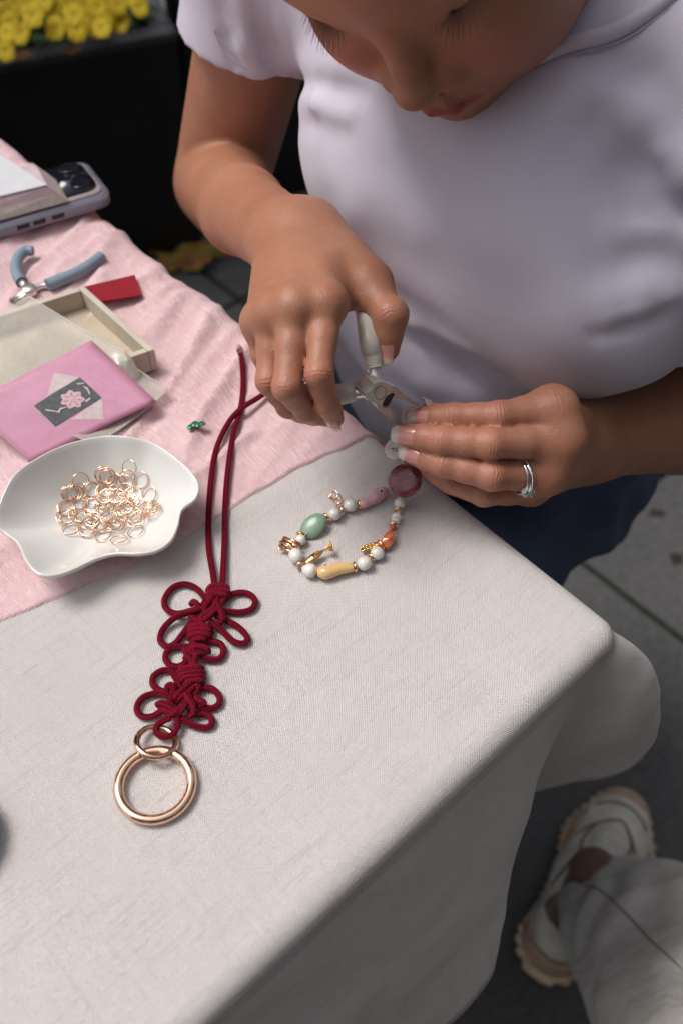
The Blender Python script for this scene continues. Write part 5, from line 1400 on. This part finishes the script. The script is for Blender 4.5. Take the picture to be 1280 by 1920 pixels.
# sleeve hem stitching
def ring_around(name, c, n, r, rad, m, x=None): return torus(name, c, n, r, rad, m, wo_, 48, 6)

# ------------------------------------------------ jeans
def m_denim():
    M = Mat('blue_denim', rough=.9); oc = M.coord(); n = M.noise(oc, 30, 4, .6); f = M.noise(M.mapv(oc, (1, 1, .2)), 900, 3, .7)
    c = M.ramp(n, [(.3, (.035, .052, .105)), (.7, (.062, .09, .165))]); c = M.mix(M.math('MULTIPLY', f, .35), c, (.10, .13, .20)); M.color(c)
    M.bump(f, .0006); M.bump(n, .003, .5); return M.m
DENIM = m_denim()
HIP = Vector((.140, .625, .53)); hl = HIP-SR*.066; hr = HIP+SR*.085
jn = Grp([Ell(HIP, (.150, .12, .10), Rb), Cone(hl+UZ*-.02, hl+BF*.44-UZ*.03-SR*.02, .080, .060), Cone(hr+UZ*-.02, hr+BF*.44-UZ*.03+SR*.03, .088, .064),
          Cone(hl+BF*.44-UZ*.03-SR*.03, hl+BF*.42-UZ*.46-SR*.03, .060, .052), Cone(hr+BF*.44-UZ*.03+SR*.03, hr+BF*.42-UZ*.46+SR*.03, .060, .052)], .03)
def jfold(p):
    return .004*np.sin(p[:, 0]*70+p[:, 1]*40+np.sin(p[:, 2]*50)*2)*np.exp(-((p[:, 0]-.23)/.10)**2)+.0015*np.sin(p[:, 1]*160+p[:, 0]*60)
Vj, Fj = surface(Disp(jn, jfold), (-.36, .10, .0), (.42, .80, .68), .006)
np_mesh('jeans', relax(Vj, Fj, 2, .5), Fj, DENIM, wo_)
for s in (-1, 1):
    c = HIP+SR*(s*.115)+BF*.42; bm = bmesh.new()
    Vf, Ff = surface(Grp([Cone(c+UZ*.035-BF*.04, c+UZ*.03+BF*.14, .036, .030), Cone(c+UZ*.09-BF*.03, c+UZ*.04, .036, .034)], .03), tuple(c+Vector((-.22, -.22, -.01))), tuple(c+Vector((.22, .22, .14))), .006)
    np_mesh('shoe', Vf, Ff, simple('dark_shoe', (.02, .02, .02), .6), wo_)
# stool she sits on
st = empty('stool', Vector((.17, .60, 0)), 'dark stool under the seated woman, hidden by the table', 'stool')
lathe('seat', [(1e-5, .41), (.105, .41), (.115, .40), (.115, .385), (1e-5, .385)], BLACKPL, st, (.15, .65, 0), None, 32)
for k in range(4):
    a = math.pi/2*k+.4; tube('leg', [Vector((.15+.08*math.cos(a), .65+.08*math.sin(a), .385)), Vector((.15+.11*math.cos(a), .65+.11*math.sin(a), .0))], .012, BLACKPL, st, 10)

# ------------------------------------------------ finger rings
d_ = (J(LH['ring'][1])-J(LH['ring'][0])).normalized(); cR = dep(972, 893, .5355)
nr = (d_+Vector((.02, .0, -.18))).normalized()
upn = (CAMP-cR); upn = (upn-nr*upn.dot(nr)).normalized()
b1 = torus('wedding_band', cR+d_*-.0012, nr, .0098, .00085, SILV, wo_, 56, 10)
b2 = torus('engagement_ring', cR+d_*.0012, nr, .0098, .00062, SILV, wo_, 56, 10)
for k in range(26):
    a = math.radians(-70+k*5.6); yy = nr.cross(upn); p = cR-d_*.0012+upn*(.0106*math.cos(a))+yy*(.0106*math.sin(a))
    lathe('pave_stone', [(1e-5, .0004), (.00035, .0003), (.0004, 0)], SILV, b1, p, frame(p-cR), 8)
DIA = Mat('diamond', (.9, .92, .95), .02); DIA.b.inputs['Transmission Weight'].default_value = .75; DIA.b.inputs['IOR'].default_value = 2.2; DIA = DIA.m
gp = dep(988, 922, .5330); ax = (gp-cR).normalized()*.55+(CAMP-gp).normalized()*.75; fr = frame(ax)
V = [gp+fr @ Vector((0, 0, -.0028))]; F = []
for (r, z, n, o) in ((.0036, 0, 8, 0), (.0036, .0004, 8, 0), (.0022, .0016, 8, .5)):
    for k in range(8): a = 2*math.pi*(k+o)/8; V.append(gp+fr @ Vector((r*math.cos(a), r*math.sin(a), z)))
for k in range(8):
    k2 = (k+1) % 8; F += [(0, 1+k2, 1+k), (1+k, 1+k2, 9+k2, 9+k), (9+k, 9+k2, 17+k), (17+k, 9+k2, 17+k2)]
F.append(tuple(range(17, 25))); mesh_obj('diamond', V, F, DIA, b2, smooth=False)
for k in range(6):
    a = 2*math.pi*k/6+.3; e = Vector((math.cos(a), math.sin(a), 0)); tube('prong', [gp+fr @ (e*.0014+Vector((0, 0, -.003))), gp+fr @ (e*.0036+Vector((0, 0, -.0002))), gp+fr @ (e*.0034+Vector((0, 0, .0009)))], .00042, SILV, b2, 6)

# ================================================================ pliers in her right hand
PL = empty('pliers', dep(705, 725, .512), 'jewellery pliers with ivory handles gripped in her right hand, jaws open', 'pliers')
jc = dep(706, 726, .5105)
t1 = dep(783, 758, .5335); t2 = dep(748, 795, .5345)
fa = ((t1+t2)/2-jc).normalized(); sd = (t1-t2); sd = (sd-fa*sd.dot(fa)).normalized(); pnn = fa.cross(sd); pnn = pnn if pnn.dot(CAMP-jc) > 0 else -pnn
def onp(x, y):                                # zoomed outline point on the pliers' own plane
    d = ray(620+x/5.333, 560+y/5.333); return CAMP+d*((jc-CAMP).dot(pnn)/d.dot(pnn))
tipc = (t1+t2)/2; JL = (tipc-jc).length
def plate(name, pts, m, th=.0044, lift=0, par=None, taper=True):
    P = [onp(*p) for p in pts]; V = []
    for p in P:
        u = max(0, min(1, ((p-jc).dot(fa)-.006)/(JL-.006))); k = 1-(.72*u if taper else 0)
        V += [p+pnn*(th*k+lift), p+pnn*(-th*k+lift)]
    n = len(P); F = [tuple(range(0, 2*n, 2)), tuple(range(2*n-1, 0, -2))]+[(2*i, 2*i+1, (2*i+3) % (2*n), (2*i+2) % (2*n)) for i in range(n)]
    bm = bmesh.new(); vs = [bm.verts.new(v) for v in V]; [bm.faces.new([vs[i] for i in f]) for f in F]
    bmesh.ops.recalc_face_normals(bm, faces=bm.faces); bmesh.ops.bevel(bm, geom=list(bm.edges), offset=.0004, segments=2, affect='EDGES')
    return bm_obj(name, bm, m, par or PL, False)
def toothed(a, b, n, dx, dy):
    out = []
    for k in range(n):
        f = k/n; x, y = a[0]+(b[0]-a[0])*f, a[1]+(b[1]-a[1])*f; out += [(x, y), (x+(b[0]-a[0])/n*.5+dx, y+(b[1]-a[1])/n*.5+dy)]
    return out+[b]
JAWM = simple('jaw_steel', (.46, .45, .43), .34, .30, var=.12, scale=300)
plate('jaw', [(452, 800), (505, 806), (620, 860), (700, 932), (868, 1046), (882, 1066), (862, 1070)]+toothed((850, 1066), (690, 986), 13, 2, -9)+[(612, 958), (604, 916), (560, 905), (520, 915), (470, 880)], JAWM)
plate('jaw', [(412, 1005), (445, 1080), (505, 1138), (640, 1238), (694, 1258), (706, 1240)]+toothed((700, 1228), (600, 1108), 13, -9, 2)+[(552, 1050), (485, 1052), (468, 1010), (492, 950), (450, 930)], JAWM)
plate('joint_plate', [(350, 858), (388, 800), (440, 782), (505, 800), (575, 850), (585, 890), (540, 908), (500, 935), (475, 985), (462, 1015), (400, 1008), (310, 975), (285, 930), (290, 892)], STEEL, .0052, taper=False)
ov = [onp(440+62*math.cos(2*math.pi*k/28)*.92+10*math.sin(2*math.pi*k/28), 893+62*math.sin(2*math.pi*k/28)*1.0-18*math.cos(2*math.pi*k/28)) for k in range(28)]
tube('rivet', [p+pnn*.00525 for p in ov], .00016, simple('rivet_line', (.16, .15, .14), .4, 1.0), PL, 6, closed=True)
plate('jaw_recess', [(540, 900), (575, 898), (612, 912), (610, 955), (560, 1050), (500, 1058), (470, 1040), (468, 1000), (495, 940)], simple('dark_recess', (.018, .016, .014), .6), .0022, .0, taper=False)  # near-black block filling the gap between the jaws
# upper handle
u0, u1, u2, u3, u4 = dep(706, 716, .5105), dep(702, 697, .5105), dep(699, 682, .510), dep(692, 640, .508), dep(686, 598, .515)
tube('tang', catmull([dep(712, 722, .5105), u0, u1, dep(699, 676, .510)], 6), lambda t: .0042-.0008*t, STEEL, PL, 12, flat=.8)
tube('handle', catmull([dep(700.5, 686, .510), dep(698, 665, .5095), u3, u4, dep(676, 560, .525)], 8), lambda t: .0046+.0009*math.sin(math.pi*min(1, t*1.1)), WHITEH, PL, 18)
torus('handle_mouth', dep(700.8, 687.5, .510), (u1-u3), .0040, .0007, WHITEH, PL, 24, 8)
tube('tang', catmull([dep(700, 728, .5105), dep(682, 733, .511), dep(664, 736, .5115), dep(650, 738, .512)], 6), lambda t: .0042-.0007*t, STEEL, PL, 12, flat=.8)
tube('handle', catmull([dep(663, 736, .5115), dep(645, 738, .512), dep(610, 743, .5135), dep(572, 738, .512), dep(535, 728, .514)], 8), lambda t: .0047+.0009*math.sin(math.pi*min(1, t*1.1)), WHITEH, PL, 18)
torus('handle_mouth', dep(664.5, 736, .5115), dep(664, 736, .5115)-dep(640, 738.5, .512), .0041, .0007, WHITEH, PL, 24, 8)
tube('return_spring', catmull([dep(697, 703, .515), dep(688, 712, .516), dep(690, 722, .516)], 5), .0006, STEEL, PL, 8)

# ================================================================ neighbour's leg: white trousers, chunky trainer
SHU = simple('trainer_upper', (.58, .55, .48), .65, var=.2, scale=35, bump=.0006, bscale=250)
SOLE = simple('trainer_sole', (.62, .47, .32), .7, var=.3, scale=25, bump=.0006, bscale=200)
OVL = simple('trainer_overlay', (.50, .34, .24), .6, var=.2, scale=50); LACE = simple('trainer_lace', (.62, .60, .54), .8)
TRS = Mat('white_twill', rough=.85); to = TRS.coord(); TRS.color(TRS.ramp(TRS.noise(to, 9, 3), [(.3, (.48, .45, .42)), (.7, (.58, .55, .51))])); TRS.bump(TRS.noise(to, 1200, 2), .0003); TRS.bump(TRS.noise(TRS.mapv(to, (1, 1, .4)), 26, 4), .012, .8); TRS = TRS.m
p2 = empty('person', at(1120, 1700, 0), 'seated neighbour seen only as one leg in white trousers with a worn cream trainer', 'person')
HEEL = at(1038, 1770, .03); TOE = at(1178, 1500, .03); HEEL.z = TOE.z = 0
fd2 = (TOE-HEEL).normalized(); sd2 = Vector((fd2.y, -fd2.x, 0)); LS = .243; HB = TOE+fd2*.012-fd2*LS
def f2(u, s, z): return HB+fd2*(u*LS)+sd2*(s*mm)+UZ*(z*mm)
sole = Grp([Cone(f2(.14, 0, 16), f2(.40, 2, 14), .041, .034, (UZ, .45)), Cone(f2(.40, 2, 14), f2(.70, 4, 14), .034, .052, (UZ, .40)), Cone(f2(.70, 4, 14), f2(.86, 0, 18), .052, .036, (UZ, .42))], .02)
def lug(p):
    q = p-NP(HB); u = q @ NP(fd2); s_ = q @ NP(sd2); return .0017*np.clip(np.sin(u*520+np.abs(s_)*30)*2, -1, 1)+.0015*np.sin(p[:, 2]*500)
sole = Sub(Disp(sole, lug), [Plane(Vector((0, 0, .0005)), (0, 0, -1))], 0)
class Above:
    def __init__(s, z): s.z = z
    def f(s, p): return s.z-p[:, 2]
sole = Sub(sole, [Above(.040)], 0)
upper = Grp([Cone(f2(.14, 0, 38), f2(.15, 0, 78), .036, .034), Cone(f2(.20, 0, 45), f2(.45, 0, 55), .034, .036), Cone(f2(.45, 0, 52), f2(.74, 3, 34), .036, .040, (UZ, .72)), Cone(f2(.74, 3, 32), f2(.86, 0, 30), .040, .031, (UZ, .75))], .02)
upper = Sub(upper, [Cone(f2(.20, 0, 75), f2(.24, 0, 140), .027, .034), Cone(f2(.24, 0, 88), f2(.40, 0, 100), .022, .026)], .004)
lo, hi = tuple(HB+Vector((-.12, -.12, -.01))), tuple(HB+fd2*LS+Vector((.12, .12, .16)))
lo = (min(HB.x, TOE.x)-.09, min(HB.y, TOE.y)-.09, -.012); hi = (max(HB.x, TOE.x)+.09, max(HB.y, TOE.y)+.09, .15)
tn = empty('trainer', HB+fd2*.13, None); tn.name = 'shoe'; tn.parent = p2; tn.matrix_parent_inverse = inv_of(p2)
def part2(name, sdf, h_, m, par, it=2):
    V, F = surface(sdf, lo, hi, h_); o = np_mesh(name, relax(V, F, it, .5), F, m, None); o.parent = par
    o.matrix_parent_inverse = inv_of(par); return o
tn.location = (0, 0, 0); tn.parent = p2; tn.matrix_parent_inverse = inv_of(p2)
part2('sole', sole, .0028, SOLE, tn, 1); part2('upper', upper, .0028, SHU, tn)
ovl = Sub(Disp(Grp([Cone(f2(.74, 3, 33), f2(.86, 0, 30), .0425, .0335, (UZ, .77)), Cone(f2(.45, -20, 40), f2(.72, -24, 30), .018, .022), Cone(f2(.45, 20, 40), f2(.72, 26, 30), .018, .022)], .01), lambda p: 0*p[:, 0]), [Cone(f2(.36, 0, 75), f2(.66, 2, 70), .028, .026), Cone(f2(.74, 2, 78), f2(.80, 2, 78), .036, .034), Plane(Vector((0, 0, .020)), (0, 0, -1))], .003)
part2('overlay', ovl, .0028, OVL, tn)
part2('heel_counter', Sub(Cone(f2(.135, 0, 44), f2(.135, 0, 66), .0378, .0360), [Cone(f2(.14, 0, 40), f2(.14, 0, 120), .0335, .0335), Plane(f2(.2, 0, 0), fd2)], .002), .0028, OVL, tn)
for k in range(7):
    u = .50+.040*k; z0 = 92-5.8*k
    tube('lace', catmull([f2(u, -20, z0-12), f2(u+.01, -10, z0+1), f2(u+.005, 0, z0+4), f2(u-.01, 11, z0+1), f2(u-.012, 20, z0-11)], 4), .0042, LACE, tn, 8, flat=.6)
for s in (-1, 1): tube('bow', catmull([f2(.43, 0, 96), f2(.40, s*14, 103), f2(.44, s*24, 96), f2(.46, s*12, 96), f2(.43, 0, 96)], 5), .0024, LACE, tn, 8)
PNL = simple('trainer_panel_edge', (.20, .16, .12), .8)
for line in ([(.60, -34, 38), (.66, -26, 58), (.72, -12, 70), (.76, 3, 72), (.72, 18, 70), (.66, 32, 58), (.60, 38, 38)], [(.50, -22, 74), (.58, -25, 66), (.68, -20, 64), (.74, -8, 70)], [(.50, 22, 74), (.58, 27, 66), (.68, 24, 64), (.74, 12, 70)],
             [(.80, -30, 44), (.84, -16, 58), (.86, 2, 60), (.84, 20, 56), (.80, 32, 44)], [(.40, -30, 50), (.48, -33, 48), (.60, -38, 42), (.70, -44, 38)], [(.30, -32, 60), (.38, -28, 76), (.46, -24, 84)]):
    P_ = []
    for (u, s_, z) in line:
        p = f2(u, s_, z+14); d = Vector((0, 0, -1))
        for _ in range(40):
            v = float(upper.f(NP(p)[None, :])[0])
            if v < .0006: break
            p = p+d*max(.0003, v*.7)
            if p.z < .015: break
        P_.append(p+Vector((0, 0, .0006)))
    tube('panel_edge', catmull(P_, 5), .0016, PNL, tn, 6)
# leg inside: ankle
Va, Fa = surface(Grp([Cone(f2(.32, 0, 60), f2(.36, 0, 130), .020, .021), Cone(f2(.36, 0, 130), dep(1330, 1860, .86), .021, .03)], .02), (-.1, 0, .02), (.6, .6, .40), .005)
SK2 = simple('reddish_skin', (.17, .085, .070), .55, var=.12, scale=30, Subsurface_Weight=.3); 
np_mesh('leg', Va, Fa, SK2, p2, dict(wm=np.zeros(len(Va))))
sk = tube('sock', [f2(.33, 0, 78), f2(.335, 0, 92)], .0225, simple('grey_sock', (.42, .42, .46), .9, bump=.0004), p2, 24)
# trousers: wide leg running up to the lower right
def trouser():
    # outline traced as (left/near px, right/far px, distance, distance) cross-sections running from hem to knee
    S = [((1058, 1752), (1200, 1622), 1.075, 1.06), ((1066, 1790), (1246, 1630), 1.03, 1.02), ((1084, 1840), (1330, 1648), .97, .96), ((1110, 1905), (1410, 1690), .90, .89), ((1150, 2020), (1530, 1790), .80, .80), ((1210, 2180), (1700, 1950), .68, .70)]
    A = catmull([dep(*a, da) for a, b, da, db in S], 9); B = catmull([dep(*b, db) for a, b, da, db in S], 9); seg = 64; V, F = [], []; n = len(A); cen = []
    for i in range(n):
        t = i/(n-1); c = (A[i]+B[i])/2; x = (A[i]-B[i])/2; r = x.length; x.normalize()
        ax = (((A[min(i+1, n-1)]+B[min(i+1, n-1)])-(A[max(i-1, 0)]+B[max(i-1, 0)])).normalized()); y = ax.cross(x).normalized(); cen.append(c)
        for k in range(seg):
            a = 2*math.pi*k/seg; nn_ = noise.noise(Vector((math.cos(a)*2.2+t*5, math.sin(a)*2.2, t*4)))
            fo = 1+(.06*math.sin(a*6-t*26+4*nn_)+.10*nn_)*(1-.85*abs(math.cos(a)))+.02*math.sin(t*50+a*3)*max(0, 1-t*2.5)
            V.append(c+x*(r*fo*math.cos(a))+y*(r*.70*fo*math.sin(a)))
    for i in range(n-1):
        for k in range(seg): F.append((i*seg+k, i*seg+(k+1) % seg, (i+1)*seg+(k+1) % seg, (i+1)*seg+k))
    return V, F, cen
V, F, P = trouser()
o = mesh_obj('trouser_leg', V, F, TRS, p2); md = o.modifiers.new('t', 'SOLIDIFY'); md.thickness = .0016; md.offset = 0; ss = o.modifiers.new('s', 'SUBSURF'); ss.levels = 1; ss.render_levels = 1
SEAMM = simple('trouser_seam', (.20, .17, .14), .9)
kk = max(range(64), key=lambda k: (V[3*64+k]-P[3]).normalized().dot(((CAMP-P[3]).normalized()+Vector((-.35, 0, 0))).normalized())); pts = [Vector(V[i*64+kk]) for i in range(0, len(P))]; 
cen = [P[i] for i in range(len(P))]
tube('side_seam', [p+(p-c).normalized()*.0006 for p, c in zip(pts, cen)], .0009, SEAMM, o, 6)
